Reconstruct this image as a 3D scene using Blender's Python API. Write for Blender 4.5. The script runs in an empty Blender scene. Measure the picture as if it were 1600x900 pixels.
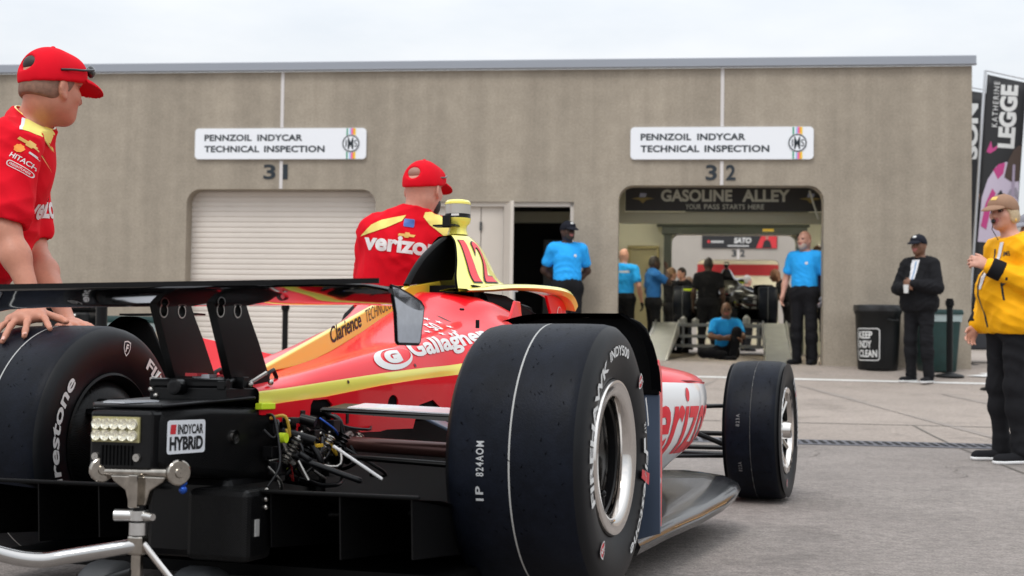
import bpy, bmesh, math, random
import numpy as np
from mathutils import Vector, Matrix
from mathutils.bvhtree import BVHTree
random.seed(7)
SC = bpy.context.scene
COL = SC.collection
R = math.radians

# ------------------------------------------------------------------ camera
cam_d = bpy.data.cameras.new("camera"); cam = bpy.data.objects.new("camera", cam_d); COL.objects.link(cam)
cam_d.sensor_width = 36.0; cam_d.lens = 47.25; cam_d.clip_end = 3000; cam_d.clip_start = 0.05
_p = math.atan(65/2100); _r = 0.0135
_F = Vector((0, math.cos(_p), math.sin(_p))); _U = Vector((0, -math.sin(_p), math.cos(_p))); _X = Vector((1, 0, 0))
_R2 = _X*math.cos(_r)+_U*math.sin(_r); _U2 = _U*math.cos(_r)-_X*math.sin(_r)
cm = Matrix.Identity(4)
for i in range(3):
    cm[i][0] = _R2[i]; cm[i][1] = _U2[i]; cm[i][2] = -_F[i]
cm[2][3] = 0.77
cam.matrix_world = cm
cam_d.dof.use_dof = True; cam_d.dof.focus_distance = 4.5; cam_d.dof.aperture_fstop = 5.0
SC.camera = cam

# ------------------------------------------------------------------ world, sun, exposure
W = bpy.data.worlds.new("World"); SC.world = W; W.use_nodes = True
wn = W.node_tree.nodes; wl = W.node_tree.links
for n in list(wn): wn.remove(n)
wo = wn.new("ShaderNodeOutputWorld"); bg = wn.new("ShaderNodeBackground")
sky = wn.new("ShaderNodeTexSky"); sky.sky_type = 'NISHITA'; sky.sun_disc = False
SUN_EL, SUN_AZ = R(58), R(205)
sky.sun_elevation = SUN_EL; sky.sun_rotation = SUN_AZ; sky.air_density = 1.2; sky.dust_density = 2.0
tc = wn.new("ShaderNodeTexCoord"); mp = wn.new("ShaderNodeMapping"); mp.inputs['Scale'].default_value = (1.2, 1.2, 4.0)
nz = wn.new("ShaderNodeTexNoise"); nz.inputs['Scale'].default_value = 2.2; nz.inputs['Detail'].default_value = 7; nz.inputs['Roughness'].default_value = .55
cr = wn.new("ShaderNodeValToRGB")
cr.color_ramp.elements[0].position = .36; cr.color_ramp.elements[0].color = (8.4, 8.95, 9.6, 1)
cr.color_ramp.elements[1].position = .62; cr.color_ramp.elements[1].color = (10.3, 10.5, 10.7, 1)
mx = wn.new("ShaderNodeMix"); mx.data_type = 'RGBA'; mx.inputs[0].default_value = .9
wl.new(tc.outputs['Generated'], mp.inputs['Vector']); wl.new(mp.outputs[0], nz.inputs['Vector'])
wl.new(nz.outputs['Fac'], cr.inputs[0]); wl.new(sky.outputs[0], mx.inputs[6]); wl.new(cr.outputs[0], mx.inputs[7])
# an overcast sky is brighter overhead than at the horizon
sp = wn.new("ShaderNodeSeparateXYZ"); wl.new(tc.outputs['Generated'], sp.inputs[0])
mrz = wn.new("ShaderNodeMapRange"); mrz.inputs[1].default_value = 0.0; mrz.inputs[2].default_value = .9; mrz.inputs[3].default_value = .70; mrz.inputs[4].default_value = 1.80
wl.new(sp.outputs['Z'], mrz.inputs[0])
vs_ = wn.new("ShaderNodeVectorMath"); vs_.operation = 'SCALE'; wl.new(mx.outputs[2], vs_.inputs[0]); wl.new(mrz.outputs[0], vs_.inputs['Scale'])
wl.new(vs_.outputs[0], bg.inputs['Color']); bg.inputs['Strength'].default_value = 0.1
wl.new(bg.outputs[0], wo.inputs['Surface'])

sun_d = bpy.data.lights.new("sun", 'SUN'); sun = bpy.data.objects.new("sun", sun_d); COL.objects.link(sun)
sun_d.energy = 1.2; sun_d.angle = R(18); sun_d.color = (1, .97, .92)
sd = Vector((math.sin(SUN_AZ)*math.cos(SUN_EL), math.cos(SUN_AZ)*math.cos(SUN_EL), math.sin(SUN_EL)))
sun.rotation_euler = sd.to_track_quat('Z', 'Y').to_euler()
SC.view_settings.view_transform = 'Standard'; SC.view_settings.look = 'None'
SC.view_settings.exposure = 0.10; SC.view_settings.gamma = 1.0

# ------------------------------------------------------------------ materials
MATS = {}
def mat(name, col, rough=.5, metal=0., spec=.5, coat=0., bump=None, vary=None, trans=0., alpha=1., emis=None, streak=None, weave=None, sheen=0.):
    if name in MATS: return MATS[name]
    m = bpy.data.materials.new(name); m.use_nodes = True
    nt = m.node_tree; b = nt.nodes['Principled BSDF']; L = nt.links
    c = tuple(col)+(1,)
    b.inputs['Base Color'].default_value = c; b.inputs['Roughness'].default_value = rough
    b.inputs['Metallic'].default_value = metal; b.inputs['Specular IOR Level'].default_value = spec
    b.inputs['Coat Weight'].default_value = coat; b.inputs['Coat Roughness'].default_value = .06
    b.inputs['Transmission Weight'].default_value = trans; b.inputs['Alpha'].default_value = alpha
    if sheen: b.inputs['Sheen Weight'].default_value = sheen
    if emis:
        b.inputs['Emission Color'].default_value = tuple(emis[0])+(1,); b.inputs['Emission Strength'].default_value = emis[1]
    t = nt.nodes.new('ShaderNodeTexCoord')
    colsock = None
    def noise(scale, det=6, vec=None, rough_=.6):
        n = nt.nodes.new('ShaderNodeTexNoise'); n.inputs['Scale'].default_value = scale; n.inputs['Detail'].default_value = det
        n.inputs['Roughness'].default_value = rough_
        L.new(vec if vec else t.outputs['Object'], n.inputs['Vector']); return n.outputs['Fac']
    def mulcol(fac, lo, hi, a=.3, z=.7):
        nonlocal colsock
        mr = nt.nodes.new('ShaderNodeMapRange'); mr.inputs[1].default_value = a; mr.inputs[2].default_value = z
        mr.inputs[3].default_value = lo; mr.inputs[4].default_value = hi
        L.new(fac, mr.inputs[0])
        v = nt.nodes.new('ShaderNodeVectorMath'); v.operation = 'SCALE'
        if colsock is None: v.inputs[0].default_value = col
        else: L.new(colsock, v.inputs[0])
        L.new(mr.outputs[0], v.inputs['Scale']); colsock = v.outputs[0]
    if vary:
        for q in vary: mulcol(noise(q[0]), *q[1:])
    if streak:
        mpn = nt.nodes.new('ShaderNodeMapping'); mpn.inputs['Scale'].default_value = streak[0]
        L.new(t.outputs['Object'], mpn.inputs['Vector']); mulcol(noise(1.0, 8, mpn.outputs[0]), streak[1], streak[2])
    if colsock: L.new(colsock, b.inputs['Base Color'])
    if bump:
        bn = nt.nodes.new('ShaderNodeBump'); bn.inputs['Strength'].default_value = bump[1]; bn.inputs['Distance'].default_value = bump[2]
        L.new(noise(bump[0], 8), bn.inputs['Height']); L.new(bn.outputs[0], b.inputs['Normal'])
    if weave:
        ck = nt.nodes.new('ShaderNodeTexChecker'); ck.inputs['Scale'].default_value = weave
        L.new(t.outputs['Object'], ck.inputs['Vector'])
        mr = nt.nodes.new('ShaderNodeMapRange'); mr.inputs[3].default_value = rough*.75; mr.inputs[4].default_value = rough*1.4
        L.new(ck.outputs['Fac'], mr.inputs[0]); L.new(mr.outputs[0], b.inputs['Roughness'])
        v = nt.nodes.new('ShaderNodeMix'); v.data_type = 'RGBA'
        v.inputs[6].default_value = c; v.inputs[7].default_value = tuple(x*1.7 for x in col)+(1,)
        L.new(ck.outputs['Fac'], v.inputs[0]); L.new(v.outputs[2], b.inputs['Base Color'])
    MATS[name] = m
    return m

RUB = mat('rubber', (.0042, .0056, .0100), .46, spec=.11, vary=[(5, .7, 1.4), (9, .75, 1.3), (40, .85, 1.15)], bump=(160, .35, .002))
SIDE = mat('sidewall_rubber', (.0045, .005, .0065), .45, spec=.22, vary=[(14, .8, 1.25)])
SEAM = mat('tyre_seam', (.35, .35, .34), .6)
LETW = mat('white_print', (.66, .66, .65), .5)
LETD = mat('worn_print', (.42, .43, .44), .6)
CARB = mat('carbon', (.0028, .0028, .003), .34, spec=.16, weave=330)
CARBM = mat('matt_carbon', (.002, .002, .0022), .5, spec=.10)
GRDB = mat('guard_black', (.002, .002, .0022), 1.0, spec=0.)
BLK = mat('black_metal', (.004, .004, .0045), .34, spec=.22)
BLKM = mat('matt_black', (.003, .003, .0033), .7, spec=.12)
RED = mat('red_paint', (.74, .004, .014), .30, spec=.3, coat=.55)
YEL = mat('yellow_paint', (.83, .76, .13), .3, coat=.8)
YELD = mat('deep_yellow_paint', (.80, .55, .045), .3, coat=.8)
ORG = mat('orange_paint', (.82, .17, .02), .3, coat=1.0)
LIME = mat('fluorescent_yellow', (.66, .85, .02), .5)
WHT = mat('white_paint', (.80, .80, .80), .3, coat=.8)
REDL = mat('red_lettering', (.72, .02, .035), .4)
BLKL = mat('black_lettering', (.012, .012, .014), .5)
REDO = mat('dark_red_lettering', (.45, .035, .012), .4)
CHR = mat('chrome', (.66, .63, .60), .09, metal=1.)
CHRJ = mat('jack_chrome', (.46, .45, .44), .07, metal=1.)
CHRD = mat('dull_chrome', (.38, .35, .31), .16, metal=1., vary=[(30, .7, 1.2)])
ALU = mat('aluminium', (.62, .61, .59), .28, metal=1., vary=[(30, .85, 1.1)])
STEEL = mat('brushed_steel', (.45, .43, .40), .33, metal=1., vary=[(25, .7, 1.15)])
GREYB = mat('grey_blue_panel', (.055, .075, .115), .4, coat=.3)
ARMW = mat('grey_white_arm', (.60, .62, .66), .3, coat=.5)
DRV = mat('driveshaft_brown', (.09, .04, .035), .3, metal=.5)
GLASS = mat('screen_glass', (.75, .78, .78), .05, trans=.85, alpha=.55)
EPL = mat('pale_carbon', (.40, .42, .46), .35, coat=.4, vary=[(60, .92, 1.08)])  # sky reflection on glossy endplate carbon, put into the base colour as pale grey
WGL = mat('wing_gloss', (.004, .004, .0045), .06, coat=1.)
GOLD = mat('gold_print', (.70, .45, .10), .4)
GRNP = mat('green_print', (.02, .30, .18), .5); BLUP = mat('blue_print', (.05, .13, .42), .5); YELP = mat('yellow_print', (.85, .58, .05), .5)
LBLUP = mat('light_blue_print', (.30, .50, .80), .5); REDP = mat('red_print', (.62, .03, .04), .5); ORGP = mat('orange_print', (.85, .28, .03), .5)
PNKP = mat('pink_print', (.80, .12, .40), .5); PALEP = mat('pale_pink_print', (.55, .48, .60), .6); SKINP = mat('skin_print', (.42, .22, .17), .6); HAIRP = mat('hair_print', (.07, .045, .035), .6)
CONC = mat('wall_concrete', (.355, .308, .248), .85, spec=.2, vary=[(.55, .88, 1.10), (5, .92, 1.08), (38, .84, 1.12), (110, .85, 1.12)], streak=((3.2, 3.2, .10), .84, 1.10), bump=(70, .35, .008))
CONCF = mat('far_wall_concrete', (.42, .385, .345), .85, spec=.2, vary=[(.5, .9, 1.1), (30, .92, 1.08)])
JOINTP = mat('joint_sealant', (.62, .59, .58), .7)
COPE = mat('coping_metal', (.30, .32, .36), .45, metal=.3)
SHUT = mat('shutter_paint', (.66, .60, .545), .55, vary=[(1.2, .95, 1.04)])
DOORP = mat('door_paint', (.60, .545, .485), .5, vary=[(2, .95, 1.04)])
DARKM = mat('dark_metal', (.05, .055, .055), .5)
SIGNW = mat('sign_white', (.80, .82, .86), .4)
SIGNK = mat('sign_ink', (.010, .018, .026), .5)
BANB = mat('banner_black', (.014, .014, .016), .6)
BANT = mat('banner_grey_text', (.42, .43, .38), .6)
CREAM = mat('cream_wall', (.78, .76, .62), .7, vary=[(1, .95, 1.04)])
OLIVE = mat('olive_beam', (.36, .35, .26), .6)
TAND = mat('tan_door', (.44, .39, .22), .55)
CEIL = mat('ceiling_paint', (.55, .53, .45), .8)
REDW = mat('red_wall_band', (.40, .02, .03), .6)
BINB = mat('bin_black', (.006, .0065, .007), .45, spec=.3, vary=[(12, .8, 1.3)])
BING = mat('bin_green', (.005, .032, .030), .42, vary=[(9, .85, 1.2)])
BAGP = mat('bin_bag', (.35, .42, .42), .35)
POLEA = mat('pole_grey', (.55, .56, .58), .35, metal=.6)
LINEW = mat('line_paint', (.74, .73, .71), .7, vary=[(3, .85, 1.05), (60, .85, 1.05)])
JNT = mat('pavement_joint_fill', (.13, .115, .10), .9)
GRATE = mat('drain_iron', (.13, .13, .15), .55, metal=.4, vary=[(20, .8, 1.2)])
SLOT = mat('drain_slot', (.006, .006, .006), .9)
def skin(name, c): return mat(name, c, .5, spec=.4, vary=[(18, .92, 1.08), (70, .95, 1.05)], bump=(220, .15, .001))
def cloth(name, c, rough=.85): return mat(name, c, rough, spec=.15, vary=[(7, .9, 1.06)], bump=(300, .25, .001))
SK1 = skin('skin_tanned', (.47, .205, .135)); SK2 = skin('skin_fair', (.55, .285, .21)); SK3 = skin('skin_dark', (.060, .030, .021)); SK4 = skin('skin_brown', (.18, .085, .05))
CRED = cloth('red_cloth', (.66, .004, .016)); CYEL = cloth('yellow_cloth', (.80, .70, .20)); CBLU = cloth('blue_cloth', (.030, .40, .95)); CBLK = cloth('black_cloth', (.011, .011, .013)); CNAV = cloth('navy_cloth', (.012, .013, .02))
CAMB = cloth('amber_cloth', (.90, .42, .006), .7); CTAN = cloth('tan_cloth', (.30, .18, .12)); CGRY = cloth('grey_cloth', (.24, .24, .27)); CWHT = cloth('white_cloth', (.7, .7, .72)); CDBL = cloth('dull_blue_cloth', (.03, .15, .42))
HAIRK = mat('dark_hair', (.018, .012, .009), .6); HAIRB = mat('blond_hair', (.52, .40, .25), .6, vary=[(40, .75, 1.15)]); HAIRG = mat('grey_hair', (.38, .35, .32), .6, vary=[(40, .8, 1.1)]); HAIRR = mat('brown_hair', (.14, .075, .035), .6)
LIP = mat('lips', (.42, .13, .12), .45); EYE = mat('eye_dark', (.03, .025, .022), .25); NAIL = mat('nail', (.62, .36, .30), .3); SHADE = mat('sunglass_black', (.012, .012, .014), .12); SOLE = mat('shoe_sole', (.75, .75, .75), .5)

# ------------------------------------------------------------------ builders
def tag(o, label=None, cat=None, group=None, kind=None):
    if label: o['label'] = label
    if cat: o['category'] = cat
    if group: o['group'] = group
    if kind: o['kind'] = kind
    return o
def thing(name, label, cat, M=None, group=None):
    o = bpy.data.objects.new(name, None); COL.objects.link(o); o.empty_display_size = .1
    if M is not None: o.matrix_world = M
    return tag(o, label, cat, group)
def smooth(me, ang=None):
    for p in me.polygons: p.use_smooth = True
    if ang is not None:
        me.set_sharp_from_angle(angle=R(ang))

class MB:
    """collects shapes into ONE mesh"""
    def __init__(s): s.v = []; s.f = []; s.m = []; s.mi = 0
    def use(s, i): s.mi = i; return s
    def add(s, vs, fs):
        b = len(s.v); s.v += [tuple(v) for v in vs]
        for f in fs: s.f.append(tuple(b+i for i in f)); s.m.append(s.mi)
        return s
    def box(s, c, d, rot=None, taper=1.):
        vs = []
        for z in (-.5, .5):
            t = taper if z > 0 else 1
            for x, y in ((-.5, -.5), (.5, -.5), (.5, .5), (-.5, .5)):
                v = Vector((x*d[0]*t, y*d[1]*t, z*d[2]))
                if rot is not None: v = rot @ v
                vs.append(Vector(c)+v)
        return s.add(vs, [(3, 2, 1, 0), (4, 5, 6, 7), (0, 1, 5, 4), (1, 2, 6, 5), (2, 3, 7, 6), (3, 0, 4, 7)])
    def tube(s, pts, r, n=12, cap=True, flat=None):
        """tube along points; r scalar or list; flat=(dir,factor) squashes the section along dir"""
        pts = [Vector(p) for p in pts]
        if not hasattr(r, '__len__'): r = [r]*len(pts)
        rings = []; prev = None
        for i, p in enumerate(pts):
            d = (pts[min(i+1, len(pts)-1)]-pts[max(i-1, 0)]).normalized()
            u = prev-d*prev.dot(d) if prev is not None else (Vector((0, 0, 1)) if abs(d.z) < .9 else Vector((1, 0, 0)))
            u = u-d*u.dot(d); u.normalize(); w = d.cross(u); prev = u
            ring = []
            for k in range(n):
                a = 2*math.pi*k/n; o = (u*math.cos(a)+w*math.sin(a))*r[i]
                if flat: fd = Vector(flat[0]); o = o-fd*o.dot(fd)*(1-flat[1])
                ring.append(p+o)
            rings.append(ring)
        b = [v for rg in rings for v in rg]; f = []
        for i in range(len(pts)-1):
            for k in range(n):
                k2 = (k+1) % n; f.append((i*n+k, i*n+k2, (i+1)*n+k2, (i+1)*n+k))
        if cap: f.append(tuple(range(n-1, -1, -1))); f.append(tuple((len(pts)-1)*n+k for k in range(n)))
        return s.add(b, f)
    def lathe(s, prof, o=(0, 0, 0), ax=(0, 1, 0), n=64, mats=None, closed=False):
        """prof: (along axis, radius)"""
        ax = Vector(ax).normalized(); u = Vector((0, 0, 1)) if abs(ax.z) < .9 else Vector((1, 0, 0))
        u = (u-ax*u.dot(ax)).normalized(); w = ax.cross(u); o = Vector(o)
        vs = []; m = len(prof)
        for k in range(n):
            a = 2*math.pi*k/n; d = u*math.cos(a)+w*math.sin(a)
            for (t, r) in prof: vs.append(o+ax*t+d*r)
        b = len(s.v); s.v += [tuple(v) for v in vs]
        for k in range(n):
            k2 = (k+1) % n
            for i in range(m-1 if not closed else m):
                j = (i+1) % m
                s.f.append((b+k*m+i, b+k*m+j, b+k2*m+j, b+k2*m+i)); s.m.append(mats[i] if mats else s.mi)
        return s
    def grid(s, rows, mats=None, flip=False):
        nr, nc = len(rows), len(rows[0]); b = len(s.v)
        for r_ in rows: s.v += [tuple(p) for p in r_]
        for i in range(nr-1):
            for j in range(nc-1):
                f = (b+i*nc+j, b+i*nc+j+1, b+(i+1)*nc+j+1, b+(i+1)*nc+j)
                s.f.append(f[::-1] if flip else f); s.m.append(mats(i, j) if mats else s.mi)
        return s
    def prism(s, poly, off):
        """poly: 3D points, extruded by vector off"""
        n = len(poly); off = Vector(off); a = [Vector(p) for p in poly]
        vs = a+[p+off for p in a]
        f = [tuple(range(n)), tuple(range(2*n-1, n-1, -1))]+[(k, k+n, (k+1) % n+n, (k+1) % n) for k in range(n)]
        return s.add(vs, f)
    def ball(s, c, r, n=12, sc=(1, 1, 1)):
        prof = [(-math.cos(math.pi*i/(n//2+2))*r, math.sin(math.pi*i/(n//2+2))*r) for i in range(n//2+3)]
        b = len(s.v); s.lathe(prof, (0, 0, 0), (0, 0, 1), n)
        for i in range(b, len(s.v)):
            v = s.v[i]; s.v[i] = (c[0]+v[0]*sc[0], c[1]+v[1]*sc[1], c[2]+v[2]*sc[2])
        return s
    def build(s, name, ms, parent=None, sm=None, bevel=0, mod=None, loc=None, weld=False):
        me = bpy.data.meshes.new(name); me.from_pydata(s.v, [], s.f)
        if not hasattr(ms, '__len__'): ms = [ms]
        for m in ms: me.materials.append(m)
        me.polygons.foreach_set('material_index', s.m)
        bm = bmesh.new(); bm.from_mesh(me)
        if weld: bmesh.ops.remove_doubles(bm, verts=bm.verts, dist=1e-5)
        bmesh.ops.recalc_face_normals(bm, faces=bm.faces); bm.to_mesh(me); bm.free()
        if sm is not None: smooth(me, sm)
        return link(name, me, parent, bevel)
def link(name, me, parent=None, bevel=0):
    o = bpy.data.objects.new(name, me); COL.objects.link(o)
    if parent is not None: o.parent = parent
    if bevel:
        b = o.modifiers.new('bevel', 'BEVEL'); b.width = bevel; b.segments = 2; b.limit_method = 'ANGLE'; b.angle_limit = R(40)
    return o
def rrect(x0, y0, x1, y1, r, n=6, corners=(1, 1, 1, 1)):
    """rounded rectangle, ccw from bottom-left; corners bl, br, tr, tl"""
    P = []
    for (cx, cy, a0, on, px, py) in ((x0+r, y0+r, 180, corners[0], x0, y0), (x1-r, y0+r, 270, corners[1], x1, y0), (x1-r, y1-r, 0, corners[2], x1, y1), (x0+r, y1-r, 90, corners[3], x0, y1)):
        if on: P += [(cx+r*math.cos(R(a0+90*k/n)), cy+r*math.sin(R(a0+90*k/n))) for k in range(n+1)]
        else: P.append((px, py))
    return P
def circ(cx, cy, r, n=32): return [(cx+r*math.cos(2*math.pi*k/n), cy+r*math.sin(2*math.pi*k/n)) for k in range(n)]
def curve_mesh(loops, extrude=0.):
    """filled 2D outline with holes -> (verts, faces) in the xy plane, thickness 2*extrude about z=0"""
    cu = bpy.data.curves.new('c', 'CURVE'); cu.dimensions = '2D'; cu.fill_mode = 'BOTH'; cu.extrude = extrude
    for lp in loops:
        sp = cu.splines.new('POLY'); sp.points.add(len(lp)-1); sp.use_cyclic_u = True
        for q, p in zip(sp.points, lp): q.co = (p[0], p[1], 0, 1)
    return _eval(cu)
def _eval(cu):
    o = bpy.data.objects.new('t', cu); COL.objects.link(o)
    dg = bpy.context.evaluated_depsgraph_get(); dg.update()
    me = o.evaluated_get(dg).to_mesh()
    v = [tuple(x.co) for x in me.vertices]; f = [tuple(p.vertices) for p in me.polygons]
    o.evaluated_get(dg).to_mesh_clear()
    bpy.data.objects.remove(o); bpy.data.curves.remove(cu)
    return v, f
def text_mesh(s, size=1., bold=0., shear=0., space=1., align='LEFT', sx=1., line=1.):
    cu = bpy.data.curves.new('t', 'FONT'); cu.body = s; cu.size = size; cu.offset = bold*size; cu.shear = shear
    cu.space_character = space; cu.space_line = line; cu.align_x = align; cu.resolution_u = 4
    v, f = _eval(cu)
    return [(x*sx, y, z) for x, y, z in v], f
def fit(vf, x0, y0, x1, y1):
    v, f = vf; a = np.array(v); mn = a.min(0); mxx = a.max(0)
    return [(x0+(p[0]-mn[0])/(mxx[0]-mn[0])*(x1-x0), y0+(p[1]-mn[1])/max(1e-6, mxx[1]-mn[1])*(y1-y0), 0) for p in v], f
def xform(vf, fn): return [fn(p) for p in vf[0]], vf[1]
def frame(o, u, v, off=0.):
    o = Vector(o); u = Vector(u).normalized(); v = Vector(v).normalized(); w = u.cross(v)
    return lambda p: o+u*p[0]+v*p[1]+w*(off+p[2])
def subdivided(vf, L):
    bm = bmesh.new(); vs = [bm.verts.new(p) for p in vf[0]]
    for f in vf[1]:
        try: bm.faces.new([vs[i] for i in f])
        except ValueError: pass
    bmesh.ops.triangulate(bm, faces=bm.faces)
    for _ in range(6):
        e = [x for x in bm.edges if x.calc_length() > L]
        if not e: break
        bmesh.ops.subdivide_edges(bm, edges=e, cuts=1); bmesh.ops.triangulate(bm, faces=bm.faces)
    bm.verts.index_update(); out = ([tuple(v.co) for v in bm.verts], [tuple(v.index for v in f.verts) for f in bm.faces]); bm.free()
    return out
def bvh_of(*objs):
    vs = []; fs = []
    for o in objs:
        b = len(vs); vs += [tuple(v.co) for v in o.data.vertices]; fs += [tuple(b+i for i in p.vertices) for p in o.data.polygons]
    return BVHTree.FromPolygons(vs, fs)
def decal(vf, o, u, v, bvh, off=.002, L=.02, dist=.6):
    """lays a flat 2D shape onto a surface: every vertex is dropped along -(u x v)"""
    o = Vector(o); u = Vector(u).normalized(); v = Vector(v).normalized(); w = u.cross(v)
    V, Fc = subdivided(vf, L); out = []; ok = []
    for p in V:
        q = o+u*p[0]+v*p[1]; h = bvh.ray_cast(q+w*dist*.5, -w, dist)
        if h[0] is None: out.append(q); ok.append(False)
        else: out.append(h[0]+w*off); ok.append(True)
    return out, [f for f in Fc if all(ok[i] for i in f)]
def sheet(name, vfs, ms, parent=None, sm=None):
    """vfs: list of (verts, faces) each with its own material; words and marks become one part each"""
    if len(vfs) > 1 and name not in ('picture', 'emblem', 'race_number', 'printed_panel', 'crash_label', 'flank_emblem', 'star_ring'):
        return [sheet(name, [vf], [m], parent, sm) for vf, m in zip(vfs, ms)][0]
    b = MB()
    for i, vf in enumerate(vfs): b.use(i).add(*vf)
    me = bpy.data.meshes.new(name); me.from_pydata(b.v, [], b.f)
    for m in ms: me.materials.append(m)
    me.polygons.foreach_set('material_index', b.m)
    if sm: smooth(me, sm)
    return link(name, me, parent)
def cat(pts, n):
    """Catmull-Rom through vectors, n samples per span"""
    P = [np.array(p, float) for p in pts]; out = []
    for i in range(len(P)-1):
        a = P[max(i-1, 0)]; b = P[i]; c = P[i+1]; d = P[min(i+2, len(P)-1)]
        for k in range(n):
            t = k/n; out.append(.5*((2*b)+(-a+c)*t+(2*a-5*b+4*c-d)*t*t+(-a+3*b-3*c+d)*t**3))
    out.append(P[-1]); return out
def copy_tree(o, parent=None, skip=(), remap=None):
    c = o.copy(); COL.objects.link(c); c.parent = parent
    if remap and c.type == 'MESH':
        for sl in c.material_slots:
            m = sl.material
            if m and m.name in remap: sl.link = 'OBJECT'; sl.material = remap[m.name]
    for ch in list(o.children):
        if not any(ch.name.startswith(k) for k in skip): copy_tree(ch, c, skip, remap)
    return c
# ------------------------------------------------------------------ place: frame of the garage front
FA = Vector((2.82, 18.15, 0)); _a = R(6.6)
FS = Vector((math.cos(_a), -math.sin(_a), 0)); FN = Vector((-math.sin(_a), -math.cos(_a), 0)); UP = Vector((0, 0, 1))
def fp(s, n, z): return FA+FS*s+FN*n+UP*z
_pn = [-400, -1, 0, .6, 1.2, 2.2, 3.2, 4.5, 6, 7.5, 8.3, 9.1, 10.5, 12.5, 14, 16, 400]
_pz = [.34, .34, .34, .30, .25, .165, .115, .07, .02, -.018, -.03, -.03, -.028, -.018, -.006, 0, 0]
def gz_sn(s, n):
    return float(np.interp(n, _pn, _pz))-.007*max(-12, min(12, s-1.4))*max(0, min(1, (10-n)/8))
def gz(x, y):
    d = Vector((x, y, 0))-FA; return gz_sn(d.dot(FS), d.dot(FN))
def on_ground(s, n, dz=0.): return fp(s, n, gz_sn(s, n)+dz)

GND = mat('ground_concrete', (.325, .278, .243), .88, spec=.25, vary=[(.35, .90, 1.08), (2.2, .92, 1.07), (1.1, .84, 1.0, .34, .42), (30, .82, 1.14), (120, .72, 1.20)], bump=(90, .6, .010))
GND2 = mat('ground_old_slab', (.262, .232, .213), .85, spec=.3, vary=[(.5, .86, 1.10), (3, .88, 1.08), (1.4, .80, 1.0, .33, .41), (28, .76, 1.16), (110, .62, 1.26)], bump=(80, .7, .012))
ns = sorted(set([-400, -150, -60, -30, -27, -14, -10.4, -5, -2, -1, 0]+[round(.2*i, 2) for i in range(0, 85)]+[20, 26, 40, 80, 200, 400]))
ss = [-400, -150, -60, -30, -20, -10.6, -8, -6, -4, -2, 0, 1.4, 3, 5, 8, 10, 13.4, 20, 40, 100, 400]
MB().grid([[fp(s, n, gz_sn(s, n)) for s in ss] for n in ns], mats=lambda i, j: 1 if 8.3 < (ns[i]+ns[i+1])/2 < 200 else 0, flip=True).build('ground', [GND, GND2], sm=60)['kind'] = 'structure'

def strip(name, s0, s1, n0, n1, dz, m, step=.5):
    k = max(2, int(abs(s1-s0)/step)); kn = max(2, int(abs(n1-n0)/.2)+1)
    rows = [[on_ground(s0+(s1-s0)*i/k, n0+(n1-n0)*j/kn, dz) for j in range(kn+1)] for i in range(k+1)]
    return MB().grid(rows).build(name, m)
strip('painted_line', -22, 3.6, 1.62, 1.75, .004, LINEW)['kind'] = 'structure'
def gquad(name, pts, m, dz=.004):
    o = MB().add([on_ground(s, n, dz) for s, n in pts], [tuple(range(len(pts)))]).build(name, m); o['kind'] = 'structure'; return o
# faint tyre marks and hairline cracks in the paving
rk = random.Random(5)
TM = mat('tyre_mark', (.16, .14, .128), .9, vary=[(6, .8, 1.3)])
for s0, n0, s1, n1 in ((2.2, 10.8, .6, 2.3), (3.4, 11.4, 2.1, 3.0), (-2.4, 7.6, -.3, 1.8)):
    for w in (0, ):
        P = []
        for k in range(25):
            t = k/24; s = s0+(s1-s0)*t+.25*math.sin(t*2.2); n = n0+(n1-n0)*t; P.append((s, n))
        MB().grid([[on_ground(s, n, .0035), on_ground(s+.10*(.6+.4*math.sin(k*.7)), n, .0035)] for k, (s, n) in enumerate(P)]).build('tyre_mark', mat('tyre_mark_far' if n0 < 9 else 'tyre_mark_mixed', (.235, .203, .180), .9, vary=[(3, .92, 1.18), (25, .9, 1.12)]))['kind'] = 'structure'
for k in range(6):
    s = rk.uniform(-1.5, 4.2); n = rk.uniform(8.8, 12.0); a = rk.uniform(0, 6.3); L = []; 
    for q in range(14):
        s += .09*math.cos(a); n += .09*math.sin(a); a += rk.uniform(-.6, .6)
        if n < 8.7: break
        L.append((s, n))
    if len(L) > 2: MB().grid([[on_ground(s, n, .0045), on_ground(s+.004, n+.005, .0045)] for s, n in L]).build('pavement_crack', JNT)['kind'] = 'structure'
gquad('painted_line', [(3.25, .62), (3.42, .62), (4.1, 3.0), (3.9, 3.0)], LINEW, .012)
gquad('painted_line', [(3.65, 1.62), (12, 1.62), (12, 1.75), (3.65, 1.75)], LINEW, .006)
gquad('painted_line', [(3.0, .98), (3.25, .8), (4.2, .9), (4.0, 1.2)], LINEW, .014)
strip('pavement_joint', -22, 14, 6.62, 6.65, .004, JNT)['kind'] = 'structure'
for sx in (1.35, -4.9, 7.6):
    rows = [[on_ground(sx+d+(9.9-n)*.0, n, .004) for d in (0, .02)] for n in [6.65+.2*i for i in range(7)]+[8.06]]
    MB().grid(rows).build('pavement_joint', JNT)['kind'] = 'structure'
    rows = [[on_ground(sx+d, n, .004) for d in (0, .02)] for n in [8.5+.2*i for i in range(60)]]
    MB().grid(rows).build('pavement_joint', JNT)['kind'] = 'structure'
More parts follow.
